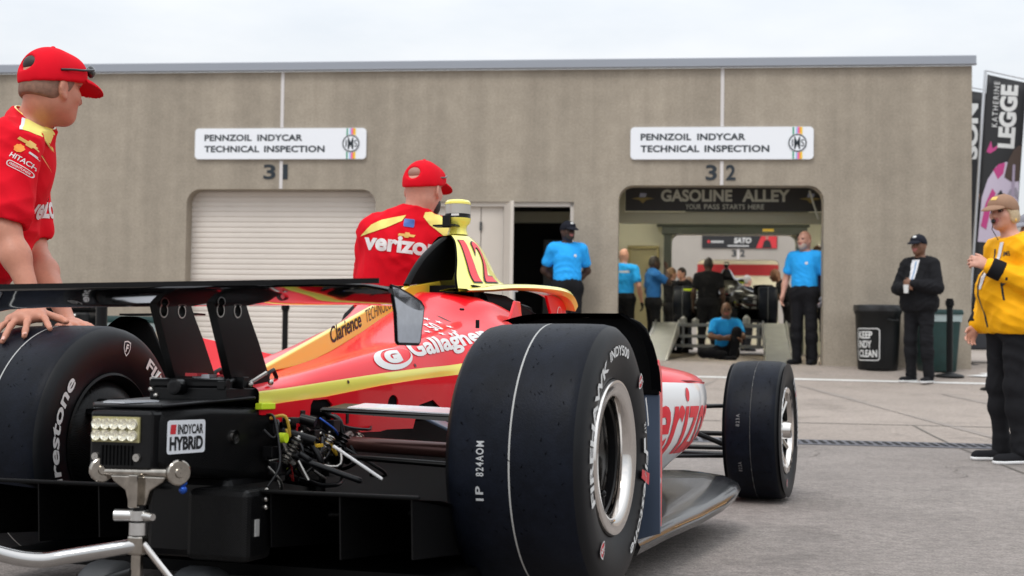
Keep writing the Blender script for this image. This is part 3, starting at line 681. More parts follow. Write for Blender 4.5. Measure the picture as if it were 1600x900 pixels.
REST = dict(hipL=(0, .09, .93), hipR=(0, -.09, .93), kneeL=(.02, .105, .50), kneeR=(.02, -.105, .50), ankL=(-.02, .115, .09), ankR=(-.02, -.115, .09), toeL=(.15, .14, .03), toeR=(.15, -.14, .03),
            pelvis=(0, 0, .98), waist=(.01, 0, 1.10), chest=(.005, 0, 1.30), neck=(-.02, 0, 1.475), head=(.025, 0, 1.635),
            shL=(-.01, .185, 1.415), shR=(-.01, -.185, 1.415), elL=(-.05, .255, 1.14), elR=(-.05, -.255, 1.14), wrL=(.04, .265, .89), wrR=(.04, -.265, .89))
def person(label, pos, yaw, h=.011, s=1., pose=None, skin_=SK2, shirt=CBLU, trousers=CBLK, cap_=None, hair=None, kind='polo', belly=0., head_yaw=0., head_tilt=0., world=False, fingers=True, gloves=None, sole=None,
           handL=None, handR=None, beard=False, glasses=None, group=None, capbadge=None, face=True, head_s=1., wide=1., hole=False, undershirt=None, cuff=None, long=False, open_front=False, cap_up=0., base=None, sleeve=.62, shoes=True, fold=1., sleeve_w=0., leg_w=0., slim=1.):
    J = {k: np.array(v, float)*s for k, v in REST.items()}
    Rz = rotz(yaw); pos = np.array(pos, float)
    if world:
        J = {k: np.array(v, float) for k, v in pose.items()}; tr = lambda v: v
        base = pos
    else:
        if pose:
            for k, v in pose.items(): J[k] = np.array(v, float)*s
        J = {k: Rz @ v+pos for k, v in J.items()}; base = pos
    Hf = head_frame(Rz @ rotz(head_yaw) @ V(1, 0, 0), head_tilt)
    left = unit(J['shL']-J['shR']); upv = unit(J['neck']-J['pelvis']); fwd = unit(np.cross(left, upv)); S = s*head_s
    root = thing('person', label, 'person', Matrix.Translation(Vector(base)), group)
    # body
    def torso(inf, bl=0.):
        P = [cap(J['pelvis'], J['waist'], (.150+bl*.35+inf)*s*wide, (.138+bl*.4+inf)*s*wide, .06, 0, (fwd, 1.42*slim)), cap(J['waist'], J['chest'], (.138+bl*.4+inf)*s*wide, (.160+inf)*s*wide, .07, 0, (fwd, 1.40*slim)),
             cap(J['shL']*.86+J['shR']*.14, J['shR']*.86+J['shL']*.14, (.058+inf)*s, None, .07), cap(J['chest'], J['neck']*.8+J['chest']*.2, (.13+inf)*s, (.085+inf)*s, .06, 0, (fwd, 1.3)),
             cap(J['neck'], J['shL']*.75+J['neck']*.25, (.048+inf)*s, (.05+inf)*s, .05), cap(J['neck'], J['shR']*.75+J['neck']*.25, (.048+inf)*s, (.05+inf)*s, .05)]
        if bl: P.append(ell(J['waist']*.85+J['chest']*.15+fwd*(.05+bl*.5)*s, (.11*s+inf, .145*s+inf, .15*s+inf), np.stack([fwd, left, upv], 1), .07))
        return P
    def arm(sd, inf, t0=0., t1=2., own=0, fine=True):
        a, b, c = J['sh'+sd], J['el'+sd], J['wr'+sd]; P = []
        P.append(cap(a, a+(b-a)*min(1, t1), (.058+inf)*s, ((.058+(.045-.058)*min(1, t1))+inf)*s, .04, own))
        if t1 > 1:
            t = t1-1; e = b+(c-b)*t; m = b+(c-b)*min(.35, t)
            P.append(cap(b, m, (.044+inf)*s, (.045+inf)*s, .03, own)); 
            if t > .35: P.append(cap(m, e, (.045+inf)*s, (.045-.018*(t-.35)/.65+inf)*s, .03, own))
        return P
    def leg(sd, inf, own=0):
        a, b, c = J['hip'+sd], J['knee'+sd], J['ank'+sd]; m = b+(c-b)*.35
        return [cap(a, b, (.092+inf)*s*(.5+.5*wide), (.060+inf)*s, .05, own), cap(b, m, (.060+inf)*s, (.060+inf)*s, .04, own), cap(m, c, (.060+inf)*s, (.042+inf)*s, .04, own)]
    B = torso(-.012)+arm('L', -.003)+arm('R', -.003)+leg('L', -.012)+leg('R', -.012)
    B += [cap(J['pelvis']*1., J['hipL'], .10*s, .09*s, .05), cap(J['pelvis'], J['hipR'], .10*s, .09*s, .05)]
    for sd, hd in (('L', handL), ('R', handR)):
        if hd == 'none': continue
        w, e = J['wr'+sd], J['el'+sd]; d = unit(w-e); sgn = 1 if sd == 'L' else -1
        if isinstance(hd, list): B += hd
        elif isinstance(hd, dict): B += hand(w, hd.get('d', d), hd['n'], hd['t'], hd.get('curl', .5), s)
        else: B += hand(w, d, left*sgn, fwd, .35, s)
    B += head_prims(J['head'], Hf, J['neck'], S, face=face)
    body = sdf_obj('body', B, h, [skin_, LIP, EYE, NAIL], root, base)
    # shirt / jacket
    inf = .014 if kind == 'polo' else .023
    end = sleeve if not long else 1.93
    Sh = torso(inf, belly)+arm('L', inf+.006+sleeve_w, 0, end)+arm('R', inf+.006+sleeve_w, 0, end)
    if kind == 'jacket': Sh.append(cap(J['pelvis']-upv*.06*s, J['waist'], (.180+belly*.5)*s*wide, (.175+belly*.5)*s*wide, .06, 0, (fwd, 1.25*slim))); Sh.append(cap(J['hipL']+upv*.02*s, J['hipR']+upv*.02*s, .165*s*wide, None, .06))
    for sd in 'LR':
        a, b = (J['sh'+sd], J['el'+sd]) if not long else (J['el'+sd], J['wr'+sd]); t = end if not long else end-1
        e = a+(b-a)*t; dd = unit(b-a)
        if not long: Sh += [ell(e+dd*.052*s, (.052*s, .085*s, .085*s), np.stack([dd, unit(np.cross(dd, (.3, .5, .8))), np.cross(dd, unit(np.cross(dd, (.3, .5, .8))))], 1), .006, op='-')] if False else [cap(e-dd*.02, e-dd*.002, (.050+inf+sleeve_w)*s, (.053+inf+sleeve_w)*s, .02), cut(e, dd)] if False else [cap(e-dd*.02, e-dd*.002, (.050+inf+sleeve_w)*s, (.053+inf+sleeve_w)*s, .02)]
        elif cuff: sdf_obj('cuff', [cap(e-dd*.07*s, e-dd*.0*s, (.044+inf)*s, (.042+inf)*s, .008), cut(e+dd*.012*s, dd), cut(e-dd*.075*s, -dd)], .006, cuff, root, base)
    if not long:
        for sd in 'LR':
            a, b = J['sh'+sd], J['el'+sd]; dd = unit(b-a); e = a+(b-a)*end; p1 = unit(np.cross(dd, (.3, .5, .8)))
            Sh.append(ell(e+dd*(.060+.4*(.053+inf+sleeve_w))*s, (.058*s, (.072+sleeve_w)*s, (.072+sleeve_w)*s), np.stack([dd, p1, np.cross(dd, p1)], 1), .004, op='-'))
    hem = J['pelvis']-upv*(.035 if kind == 'polo' else .14)*s
    Sh.append(cut(hem, -upv))
    nk = J['neck']; nd = unit(J['head']-J['neck'])
    Sh += [cap(nk-nd*.03*s, nk+nd*.028*s, .073*s, .070*s, .02), cut(nk+nd*.030*s, nd)]
    # collar opening: the plane cut above would also slice raised arms, so it is only used when the hands stay below the neck
    if any((J[k]-nk) @ nd > .02*s for k in ('elL', 'elR', 'wrL', 'wrR')): Sh.pop()
    if kind == 'polo':
        i_ = len(Sh)-1 if Sh[-1]['t'] == 'p' else len(Sh)
        e1 = unit(np.cross(nd, left)); Sh[i_:i_] = [cap(nk+nd*.020*s+(e1*math.cos(t)+left*math.sin(t))*.072*s, nk+nd*.022*s+(e1*math.cos(t+.8)+left*math.sin(t+.8))*.072*s, .012*s, None, .01) for t in np.arange(0, 6.2, .785)]
    sh = sdf_obj('jacket' if kind == 'jacket' else 'shirt', Sh, h, [shirt], root, base, (.0068 if kind == 'polo' else .0075)*fold)
    # trousers
    T = leg('L', .014+leg_w)+leg('R', .014+leg_w)+[cap(J['pelvis']-upv*.02*s, J['pelvis']+upv*.05*s, .160*s*wide+belly*.3, .155*s*wide+belly*.3, .06, 0, (fwd, 1.42)), cap(J['pelvis'], J['hipL'], .125*s, .11*s, .06), cap(J['pelvis'], J['hipR'], .125*s, .11*s, .06)]
    if max((J[k]-J['pelvis']) @ upv for k in ('kneeL', 'kneeR')) < .0: T += [cut((J['pelvis']+upv*.06*s), upv)]
    for sd in 'LR': T.append(cap(J['ank'+sd]+unit(J['knee'+sd]-J['ank'+sd])*.05*s, J['ank'+sd]-unit(J['knee'+sd]-J['ank'+sd])*.015*s, .058*s, .060*s, .03))
    sdf_obj('trousers', T, h, trousers, root, base, .0055*fold)
    if shoes:
        for sd in 'LR':
            a, t = J['ank'+sd], J['toe'+sd]; z0 = min(a[2]-.09*s, t[2]-.03*s); d = unit((t-a)*V(1, 1, 0))
            hl = a-d*.045*s; hl[2] = z0+.038*s; tt = t-d*.01*s; tt[2] = z0+.030*s; dn = V(0, 0, 1)
            Q = [cap(hl, tt, .042*s, .044*s, .02, 0, (dn, 1.15)), cap(a-V(0, 0, .02*s), a+V(0, 0, .012*s), .046*s, .048*s, .03), cut((0, 0, z0+.002*s), (0, 0, -1))]
            so = sdf_obj('shoe', Q, min(h, .009), [CBLK], root, base)
            if sole:
                Q2 = [cap(hl+V(0, 0, -.012), tt+V(0, 0, -.008), .047*s, .049*s, .02, 0, (dn, 1.1)), cut((0, 0, z0+.026*s), (0, 0, 1)), cut((0, 0, z0), (0, 0, -1))]
                sdf_obj('sole', Q2, min(h, .009), [sole], so, (0, 0, 0) if False else base)
    # hair and cap
    c = J['head']
    if hair:
        q = lambda x, y, z: c+Hf @ (V(x, y, z)*S)
        crop = hair.name in ('cropped_hair', 'dark_hair')
        Hp = [ell(q(-.013, 0, .021), (.0998*S, .0788*S, .1068*S), Hf, .02), ell(q(-.045, 0, -.025), (.064*S, .070*S, .05*S), Hf, .03)] if crop else [ell(q(-.018, 0, .028), (.103*S, .084*S, .110*S), Hf, .02), ell(q(-.05, 0, -.03), (.066*S, .074*S, .06*S), Hf, .03)]
        if cap_ is not None: Hp.append(cut(q(0, 0, .035), Hf @ V(.1, 0, 1)))
        if hair.name == 'blond_hair':
            for y in (1, -1): Hp += [ell(q(-.020, .074*y, -.015), (.045*S, .018*S, .060*S), Hf, .012), ell(q(.045, .062*y, .010), (.022*S, .014*S, .032*S), Hf, .01)]
            Hp += [ell(q(-.078, 0, -.030), (.042*S, .066*S, .065*S), Hf, .02)]
        Hp += [ ell(q(.105, 0, -.035), (.09*S, .12*S, .085*S), Hf, .02, op='-'), cut(q(0, 0, -.062 if crop else -.085), -(Hf @ V(.25, 0, 1)))]
        sdf_obj('hair', Hp, min(h, .008), hair, root, base)
    if beard:
        q = lambda x, y, z: c+Hf @ (V(x, y, z)*S)
        sdf_obj('beard', [ell(q(.032, 0, -.062), (.066*S, .062*S, .062*S), Hf, .02), ell(q(.056, 0, -.094), (.034*S, .034*S, .030*S), Hf, .03), ell(q(.10, 0, -.035), (.05*S, .032*S, .034*S), Hf, .01, op='-'), cut(q(0, 0, -.03), Hf @ V(-.25, 0, 1))], min(h, .007), beard, root, base)
    if cap_ is not None:
        P, Bm, bt = cap_prims(c, Hf, S, hole=hole, up=cap_up)
        if hole: sdf_obj('cap_opening', [ell(c+Hf @ (V(-.070, 0, .062+cap_up)*S), (.040*S, .044*S, .034*S), Hf, .01)], .005, hole if hole is not True else HAIRK, root, base)
        co = sdf_obj('cap', P, min(h, .007), cap_, root, base); sdf_obj('cap_brim', Bm, min(h, .003), cap_, co, base); sdf_obj('cap_button', bt, .003, cap_, co, base)
        if capbadge is not None:
            q = lambda x, y, z: c+Hf @ (V(x, y, z)*S)-base
            bb = bvh_of(co); vf = curve_mesh([rrect(-.022, -.014, .022, .014, .006)])
            vv, ff = decal(vf, q(.09, 0, .095), Hf @ V(0, 1, 0), Hf @ V(-.35, 0, 1), bb, .002, .01, .3); sheet('badge', [(vv, ff)], [capbadge], co)
    if glasses:
        q = lambda x, y, z: Vector(c+Hf @ (V(x, y, z)*S)-base)
        b = MB()
        for y in (.032, -.032): b.ball(q(.088, y, .012), .024*S, 10, (.5, 1, .75))
        for y in (.076, -.076): b.tube([q(.085, y*.8, .018), q(-.01, y*1.08, .014)], .0035, 6)
        b.tube([q(.094, .012, .016), q(.094, -.012, .016)], .003, 6); b.build('glasses', glasses, root, sm=50)
    return root, body, sh, J, Hf, base
# ------------------------------------------------------------------ the race car (x forward from the rear axle, y left, z up; the rear stands on a jack)
def car_matrix(h, t, ro, o):
    F = Vector((math.sin(h)*math.cos(t), math.cos(h)*math.cos(t), -math.sin(t))); Lf = Vector((-math.cos(h), math.sin(h), 0)); Uq = F.cross(Lf)
    L2 = Lf*math.cos(ro)-Uq*math.sin(ro); U2 = F.cross(L2)
    m = Matrix.Identity(4)
    for i in range(3): m[i][0] = F[i]; m[i][1] = L2[i]; m[i][2] = U2[i]; m[i][3] = o[i]
    return m
CARM = car_matrix(R(19.7), R(2.0), R(.85), (-.621, 3.840, .076))
CAR = thing('race_car', 'red and yellow open wheel race car number 12, its rear raised on a jack', 'race car', CARM)

def tyre_profile(hw, r):
    p = [(hw-.040, .200), (hw-.014, .207), (hw-.006, .225), (hw+.002, .26), (hw+.004, .29), (hw-.001, .315), (hw-.006, r-.022), (hw-.020, r-.0075), (hw-.042, r-.0024), (hw-.09, r-.0006), (hw-.14, r), (.0022, r)]
    return p+[(-a, b) for a, b in p[::-1]]
def ring_text(s, r0, r1, a0, a1, y, sgn, bold=.02, shear=0.):
    """text along a circle on a sidewall; angles in degrees (0 = forward, 90 = up), tops outward, read clockwise from outside right"""
    v, f = subdivided(fit(text_mesh(s, 1, bold, shear), 0, 0, 1, 1), .03); out = []
    for p in v:
        a = R(a0+(a1-a0)*p[0]); r = r0+(r1-r0)*p[1]; out.append((math.cos(a)*r, y, math.sin(a)*r))
    return out, f
def ring_patch(r0, r1, a0, a1, y, n=8):
    v = []; f = []
    for k in range(n+1):
        a = R(a0+(a1-a0)*k/n); v += [(math.cos(a)*r0, y, math.sin(a)*r0), (math.cos(a)*r1, y, math.sin(a)*r1)]
    for k in range(n): f.append((2*k, 2*k+1, 2*k+3, 2*k+2))
    return v, f
def shield(a, r, k, y):
    o = [(-.5, .6), (0, .72), (.5, .6), (.5, 0), (.3, -.45), (0, -.75), (-.3, -.45), (-.5, 0)]
    i = [(x*.84, z*.84) for x, z in o]; ca, sa = math.cos(R(a)), math.sin(R(a)); ta, tb = sa, -ca
    def pl(vf): return [(ca*(r+p[1]*k)+ta*p[0]*k, y, sa*(r+p[1]*k)+tb*p[0]*k) for p in vf[0]], vf[1]
    F_ = fit(text_mesh('F', 1, .03, .2), -.22, -.34, .26, .40)
    return pl(curve_mesh([o, i])), pl(F_), pl(curve_mesh([i]))
WHEELS = []
def wheel(c, hw, r, front, side, style):
    """side -1: the face that shows looks to -y"""
    y0 = c[1]; b = MB()
    fr = .205; ln = lambda t: (t)     # along -y
    ax = (0, -1 if style != 'in' else -1, 0)
    if style == 'dish':      # deep polished dish
        b.lathe([(hw-.035, .203), (hw-.010, .205), (hw-.004, .201), (hw-.006, .172), (hw-.010, .162), (hw-.016, .158), (hw-.046, .157), (hw-.049, .150), (hw-.068, .149), (hw-.071, .153), (hw-.11, .150), (hw-.12, .14), (hw-.125, .11), (hw-.12, .08), (hw-.12, 0.001)], (0, 0, 0), ax, 72, mats=[0, 0, 0, 0, 0, 0, 1, 1, 1, 0, 1, 1, 1, 1])
        b.use(1)
        for k in range(10):
            a = R(36*k); b.tube([(math.cos(a)*.135, -hw+.115, math.sin(a)*.135), (math.cos(a)*.05, -hw+.10, math.sin(a)*.05)], .012, 6)
        b.use(1); b.lathe([(hw-.12, .045), (hw-.09, .045), (hw-.08, .035), (hw-.08, .001)], (0, 0, 0), ax, 24)
        b.tube([(.06, -hw+.06, -.135), (.045, -hw+.055, -.10)], .006, 8); b.ball((.045, -hw+.055, -.10), .010, 8)
    elif style == 'spoke':
        b.lathe([(hw-.035, .203), (hw-.008, .205), (hw-.004, .200), (hw-.008, .178), (hw-.03, .172), (hw-.12, .165), (hw-.15, .10), (hw-.15, .001)], (0, 0, 0), ax, 64, mats=[0, 0, 0, 0, 1, 1, 1])
        b.use(0)
        for k in range(9):
            a = R(40*k+10)
            b.tube([(math.cos(a)*.172, -hw+.035, math.sin(a)*.172), (math.cos(a)*.11, -hw+.045, math.sin(a)*.11), (math.cos(a)*.04, -hw+.06, math.sin(a)*.04)], [.014, .012, .016], 8); b.use(3 if k % 2 else 0)
        b.lathe([(hw-.09, .055), (hw-.05, .05), (hw-.01, .040), (hw+.012, .036), (hw+.014, .001)], (0, 0, 0), ax, 24)
    else:                    # inner face with brake duct cover
        b.lathe([(hw-.035, .203), (hw-.010, .207), (hw-.006, .200), (hw-.022, .188), (hw-.05, .184)], (0, 0, 0), ax, 64, mats=[2, 2, 1, 1])
        b.lathe([(hw-.05, .184), (hw-.035, .178), (hw-.015, .16), (hw+.004, .12), (hw+.012, .07), (hw+.014, .001)], (0, 0, 0), ax, 64, mats=[2]*5)
    w = b.build('wheel', [CHR, BLK, CARB, CHRD], CAR, sm=40); w.location = c
    # tyre
    p = tyre_profile(hw, r); n = len(p)
    ms = [1 if (a[1]+b_[1])/2 < r-.012 else 0 for a, b_ in zip(p[:-1], p[1:])]
    ms[n//2-1] = 2
    b = MB(); b.lathe(p, (0, 0, 0), (0, -1, 0), 128, mats=ms); b.lathe([(hw-.04, .2), (-hw+.04, .2)], (0, 0, 0), (0, -1, 0), 64, mats=[1])
    b.build('tyre', [RUB, SIDE, SEAM], w, sm=50)
    y = -(hw+.0065); wht = []; 
    if style == 'in':
        wht = [ring_text('Firestone', .262, .302, 213, 138, y, -1, .025, .15), ring_text('FIREHAWK', .262, .300, 58, -20, y, -1, .03)]
        s1 = shield(82, .284, .033, y); wht += [s1[0], s1[1]]; red = []
    elif style == 'dish':
        wht = [ring_text('FIREHAWK', .258, .289, 203, 118, y, -1, .03), ring_text('INDY500', .266, .293, 113, 74, y, -1, .025), ring_text('Firestone', .264, .295, 2, -68, y, -1, .015, .15)]
        s1 = shield(44, .282, .034, y); s2 = shield(232, .278, .034, y); red = [s1[2], s2[2], ring_patch(.232, .318, -17, -11, y)]
        s1 = shield(44, .282, .034, y-.001); s2 = shield(232, .278, .034, y-.001); wht += [s1[0], s1[1], s2[0], s2[1], ring_patch(.300, .311, 30, 14, y), ring_patch(.250, .268, 9, 0, y), ring_text('217', .262, .28, 18, 11, y, -1)]
    else:
        wht = [ring_text('FIREHAWK', .245, .278, 215, 130, y, -1, .03), ring_text('Firestone', .245, .28, 62, -20, y, -1, .025)]
        s1 = shield(40, .262, .03, y); s2 = shield(246, .262, .03, y); red = [s1[2], s2[2]]
        s1 = shield(40, .262, .03, y-.001); s2 = shield(246, .262, .03, y-.001); wht += [s1[0], s1[1], s2[0], s2[1]]
    sheet('sidewall_lettering', wht, [LETW if style != 'spoke' else LETD]*len(wht), w)
    if red: sheet('sidewall_badge', red, [mat('badge_red', (.55, .03, .04), .5)]*len(red), w)
    # stamped code across the tread
    def tread_text(s, yc, a0, a1, wd, m, bold=.02):
        v, f = subdivided(fit(text_mesh(s, 1, bold, space=1.25), 0, 0, 1, 1), .04)
        vv = []
        for q in v:
            a = R(a0+(a1-a0)*q[0]); rr = r+.0012; vv.append((math.cos(a)*rr, yc+(q[1]-.5)*wd, math.sin(a)*rr))
        return vv, f
    if style == 'dish': sheet('tread_stamp', [tread_text('824AOM', .075, 186, 172, .020, None), tread_text('IP', .078, 196, 190, .02, None)], [LETD, LETD], w)
    if style == 'spoke': sheet('tread_stamp', [tread_text('823A', .055, 176, 166, .017, None), tread_text('823A', .05, 214, 205, .017, None)], [mat('faint_print', (.12, .12, .125), .6)]*2, w)
    # short scuffs left by rubber picked up from the track
    rng = random.Random(int(c[0]*10+side*3)); b = MB()
    for _ in range(120):
        a = R(rng.uniform(60, 215)); yc = rng.uniform(-hw+.04, hw-.04); l = rng.uniform(.004, .016); t = rng.uniform(-.5, .5); rr = r+.0015
        P = [(math.cos(a+s*l)*rr, yc+s*t*.012+q*.0016, math.sin(a+s*l)*rr) for s, q in ((-1, 0), (1, -1), (1, 1))]
        b.add(P, [(0, 1, 2)])
    b.build('scuff_marks', mat('scuff', (.0012, .0012, .0014), .9, spec=.05), w)
    WHEELS.append(w); return w
wheel((0, -.783, .35), .180, .350, False, -1, 'dish')
wheel((0, .783, .35), .180, .350, False, 1, 'in')
wheel((3.04, -.845, .3275), .130, .3275, True, -1, 'spoke')
wheel((3.04, .845, .3425), .130, .3275, True, 1, 'in')
# valve-side plate so the far wheels are closed on their outer faces
for c, hw in (((0, .783, .35), .18), ((3.04, .845, .3425), .13), ((3.04, -.845, .3275), -.13)):
    pass

# ---------------- bodywork loft
ST = [  # x, then (y,z) x 9 from the spine out and down
 (-.40, [(.0, .545), (-.045, .532), (-.08, .528), (-.10, .525), (-.120, .512), (-.121, .474), (-.118, .455), (-.10, .44), (-.07, .43)]),
 (-.25, [(.0, .555), (-.050, .546), (-.085, .545), (-.112, .540), (-.133, .523), (-.135, .483), (-.130, .46), (-.11, .44), (-.08, .43)]),
 (-.10, [(.0, .570), (-.055, .566), (-.095, .570), (-.128, .566), (-.150, .537), (-.153, .494), (-.15, .46), (-.13, .44), (-.09, .43)]),
 (.15, [(.0, .616), (-.070, .611), (-.120, .617), (-.168, .613), (-.200, .563), (-.206, .526), (-.205, .47), (-.19, .44), (-.15, .43)]),
 (.35, [(.0, .676), (-.085, .661), (-.140, .655), (-.205, .646), (-.240, .581), (-.246, .546), (-.25, .48), (-.24, .44), (-.20, .42)]),
 (.55, [(.0, .745), (-.100, .725), (-.170, .705), (-.245, .680), (-.282, .597), (-.290, .562), (-.30, .48), (-.30, .42), (-.27, .40)]),
 (.74, [(.0, .805), (-.120, .785), (-.190, .755), (-.275, .715), (-.40, .632), (-.46, .600), (-.52, .52), (-.50, .35), (-.45, .22)]),
 (.92, [(.0, .850), (-.150, .842), (-.235, .820), (-.290, .755), (-.50, .645), (-.66, .612), (-.785, .545), (-.76, .34), (-.64, .19)]),
 (1.25, [(.0, .700), (-.215, .705), (-.262, .775), (-.310, .715), (-.52, .640), (-.755, .608), (-.885, .545), (-.865, .34), (-.69, .19)]),
 (1.55, [(.0, .690), (-.225, .700), (-.270, .765), (-.315, .700), (-.52, .630), (-.745, .597), (-.875, .540), (-.85, .36), (-.69, .20)]),
 (1.78, [(.0, .690), (-.225, .700), (-.270, .755), (-.312, .690), (-.50, .615), (-.68, .575), (-.800, .520), (-.78, .37), (-.66, .21)]),
 (1.90, [(.0, .690), (-.220, .700), (-.265, .750), (-.308, .680), (-.46, .580), (-.60, .530), (-.700, .480), (-.68, .39), (-.60, .25)]),
]
NS, NP = 5, 6
def section(pts): return cat(pts, NP)
def loft(side):
    cols = [[(x, y*1., z) for (y, z) in P] for x, P in ST]
    long_ = [cat([c[j] for c in cols], NS) for j in range(9)]          # 9 rails along x
    nst = len(long_[0]); rows = []
    for i in range(nst): rows.append([(p[0], p[1]*side*-1 if side > 0 else p[1], p[2]) for p in cat([long_[j][i] for j in range(9)], NP)])
    return rows
def seg_mat(i, j):
    st = i//NS; sg = j//NP
    if st >= 7 and sg < 2: return 2                      # black cockpit opening
    if sg == 4 and st < 7: return 1 if st < 6 else 0      # yellow stripe
    if sg >= 5 and st < 5: return 2
    if sg >= 6 and st >= 6: return 3                      # white lower flank
    return 0
SK_OBJ = []
for side in (-1, 1):
    rows = loft(side); b = MB().grid(rows, mats=seg_mat, flip=side > 0)
    # rounded nose of the sidepod
    o = b.build('body_shell', [RED, YEL, BLKM, WHT], CAR, sm=35); SK_OBJ.append(o)
SKIN_R = SK_OBJ[0]; BV = bvh_of(SKIN_R)
# lower side panel with cut-outs (both sides)
def wline(x): return float(np.interp(x, [-.40, -.25, -.10, .15, .35, .55], [.121, .134, .152, .205, .246, .292]))
out = [(-.40, .475), (-.40, .452), (-.355, .452), (-.345, .44), (-.345, .418), (-.295, .418), (-.288, .392), (-.235, .392), (-.230, .418), (-.180, .421), (-.175, .475), (-.165, .488), (-.095, .490), (-.075, .475), (-.070, .420), (.02, .412), (.05, .395), (.14, .395), (.17, .40), (.30, .40), (.33, .47), (.40, .485), (.44, .46), (.55, .455), (.55, .565), (.35, .549), (.15, .529), (-.10, .497), (-.25, .486)]
hole = circ(.20, .475, .026, 16)
for side in (-1, 1):
    vf = subdivided(curve_mesh([out, hole], .003), .05)
    o = MB().add([(p[0], side*(wline(p[0])+.004+p[2]), p[1]) for p in vf[0]], vf[1]).build('side_panel', RED, CAR)
# spine fin: yellow lower band, carbon upper
band = [(-.195, .560), (-.188, .573), (.20, .690), (.707, .843), (.775, .866), (1.05, .903), (1.06, .88), (.715, .776), (.443, .700), (.209, .628), (.043, .584)]
FINS = MB().prism([(x, -.011, z) for x, z in band], (0, .022, 0)).build('spine_fin', YELD, CAR, bevel=.004)
topf = [(.775, .868), (.84, .925), (.908, .972), (1.0, 1.020), (1.081, 1.054), (1.16, 1.074), (1.236, 1.080), (1.236, 1.05), (1.219, 1.015), (1.202, .96), (1.165, .915), (1.05, .904)]
MB().prism([(x, -.010, z) for x, z in topf], (0, .020, 0)).build('upper_fin', CARBM, CAR, bevel=.003)
edge = MB().tube([(x, 0, z+.001) for x, z in cat([(.775, .868), (.84, .925), (.908, .972), (1.0, 1.020), (1.081, 1.054), (1.16, 1.074), (1.236, 1.080)], 4)], .0125, 8, flat=((0, 0, 1), .5)).build('fin_edge', CARBM, CAR, sm=50)
ft = lambda vf: ([(p[0], -.0125, p[1]) for p in vf[0]], vf[1])
a_ = math.atan2(.843-.573, .707+.188)
def rotfin(vf, x, z): return [(x+p[0]*math.cos(a_)-p[1]*math.sin(a_), z+p[0]*math.sin(a_)+p[1]*math.cos(a_), 0) for p in vf[0]], vf[1]
t1 = rotfin(fit(text_mesh('Clarience', 1, .018), 0, 0, .215, .052), .205, .650); t2 = rotfin(fit(text_mesh('TECHNOLOGIES', 1, -.004), 0, 0, .27, .042), .442, .724)
sheet('fin_lettering', [ft(t1), ft(t2)], [BLKL, mat('grey_lettering', (.12, .10, .05), .5)], FINS)
# decals on the right flank: words lie where the surface faces out and up
def flank(vf, o, u, v): return decal(vf, o, u, v, BV, .0025, .015, .8)
nrm = Vector((0, -.80, .60)).normalized(); uu = Vector((1, -.18, .13)).normalized(); vv = nrm.cross(uu)
g0 = Vector((.335, -.235, .598))
sheet('flank_lettering', [flank(fit(text_mesh('Gallagher', 1, .035), 0, 0, .43, .080), g0, uu, vv)], [LETW], SKIN_R)
elp = lambda cx, cy, a, b_, n=36: [(cx+a*math.cos(2*math.pi*k/n), cy+b_*math.sin(2*math.pi*k/n)) for k in range(n)]
gl = [curve_mesh([elp(-.125, .030, .095, .038), elp(-.108, .036, .074, .029)]), fit(text_mesh('G', 1, .09), -.165, .012, -.085, .058)]
sheet('flank_emblem', [flank(x, g0+uu*.03, uu, vv) for x in gl], [LETW, LETW], SKIN_R)
st = []
for k in range(10):
    a = 2*math.pi*k/10+.3; c0 = (.06*math.cos(a), .06*math.sin(a))
    st.append(curve_mesh([[(c0[0]+(.013 if i % 2 == 0 else .0055)*math.sin(math.pi*i/5), c0[1]+(.013 if i % 2 == 0 else .0055)*math.cos(math.pi*i/5)) for i in range(10)]]))
sheet('star_ring', [flank(x, (.59, -.20, .735), uu, vv) for x in st]+[flank(fit(text_mesh('50', 1, .02, .3), -.026, -.026, .026, .026), (.59, -.20, .735), uu, vv)], [LETW]*11, SKIN_R)
gp = [(.73, .815), (.66, .768), (.56, .715), (.44, .672), (.32, .645), (.20, .628)]
sheet('panel_gap', [decal(curve_mesh([[(x, z+.0018) for x, z in gp]+[(x, z-.0018) for x, z in gp[::-1]]]), (0, -.30, 0), (1, 0, 0), (0, -.2, 1), BV, .002, .015, .8)], [mat('gap_dark', (.06, .004, .006), .5)], SKIN_R)
fs = [(-.30, .50), (-.05, .515), (.30, .57), (.52, .585), (-.33, .52), (.12, .60), (.42, .65), (.70, .66), (.0, .455), (.33, .52), (.62, .72)]
sheet('panel_fastener', [decal(curve_mesh([circ(x, z, .0048, 12)]), (0, -.45, 0), (1, 0, 0), (0, -.25, 1), BV, .0025, .01, 1.0) for x, z in fs], [mat('fastener_grey', (.10, .05, .05), .35, metal=.6)]*len(fs), SKIN_R)
pod = Vector((1.10, -.86, .40))
sheet('flank_lettering', [decal(fit(text_mesh('verizon', 1, .018), 0, 0, .66, .235), (.875, -.90, .295), (1, 0, 0), (0, 0, 1), BV, .003, .03, 1.2)], [REDL], SKIN_R)
MB().tube([(.95, -.796, .553), (1.25, -.888, .553), (1.50, -.882, .548)], .003, 8).build('flank_seam', mat('seam_red', (.30, .01, .02), .4), CAR, sm=50)
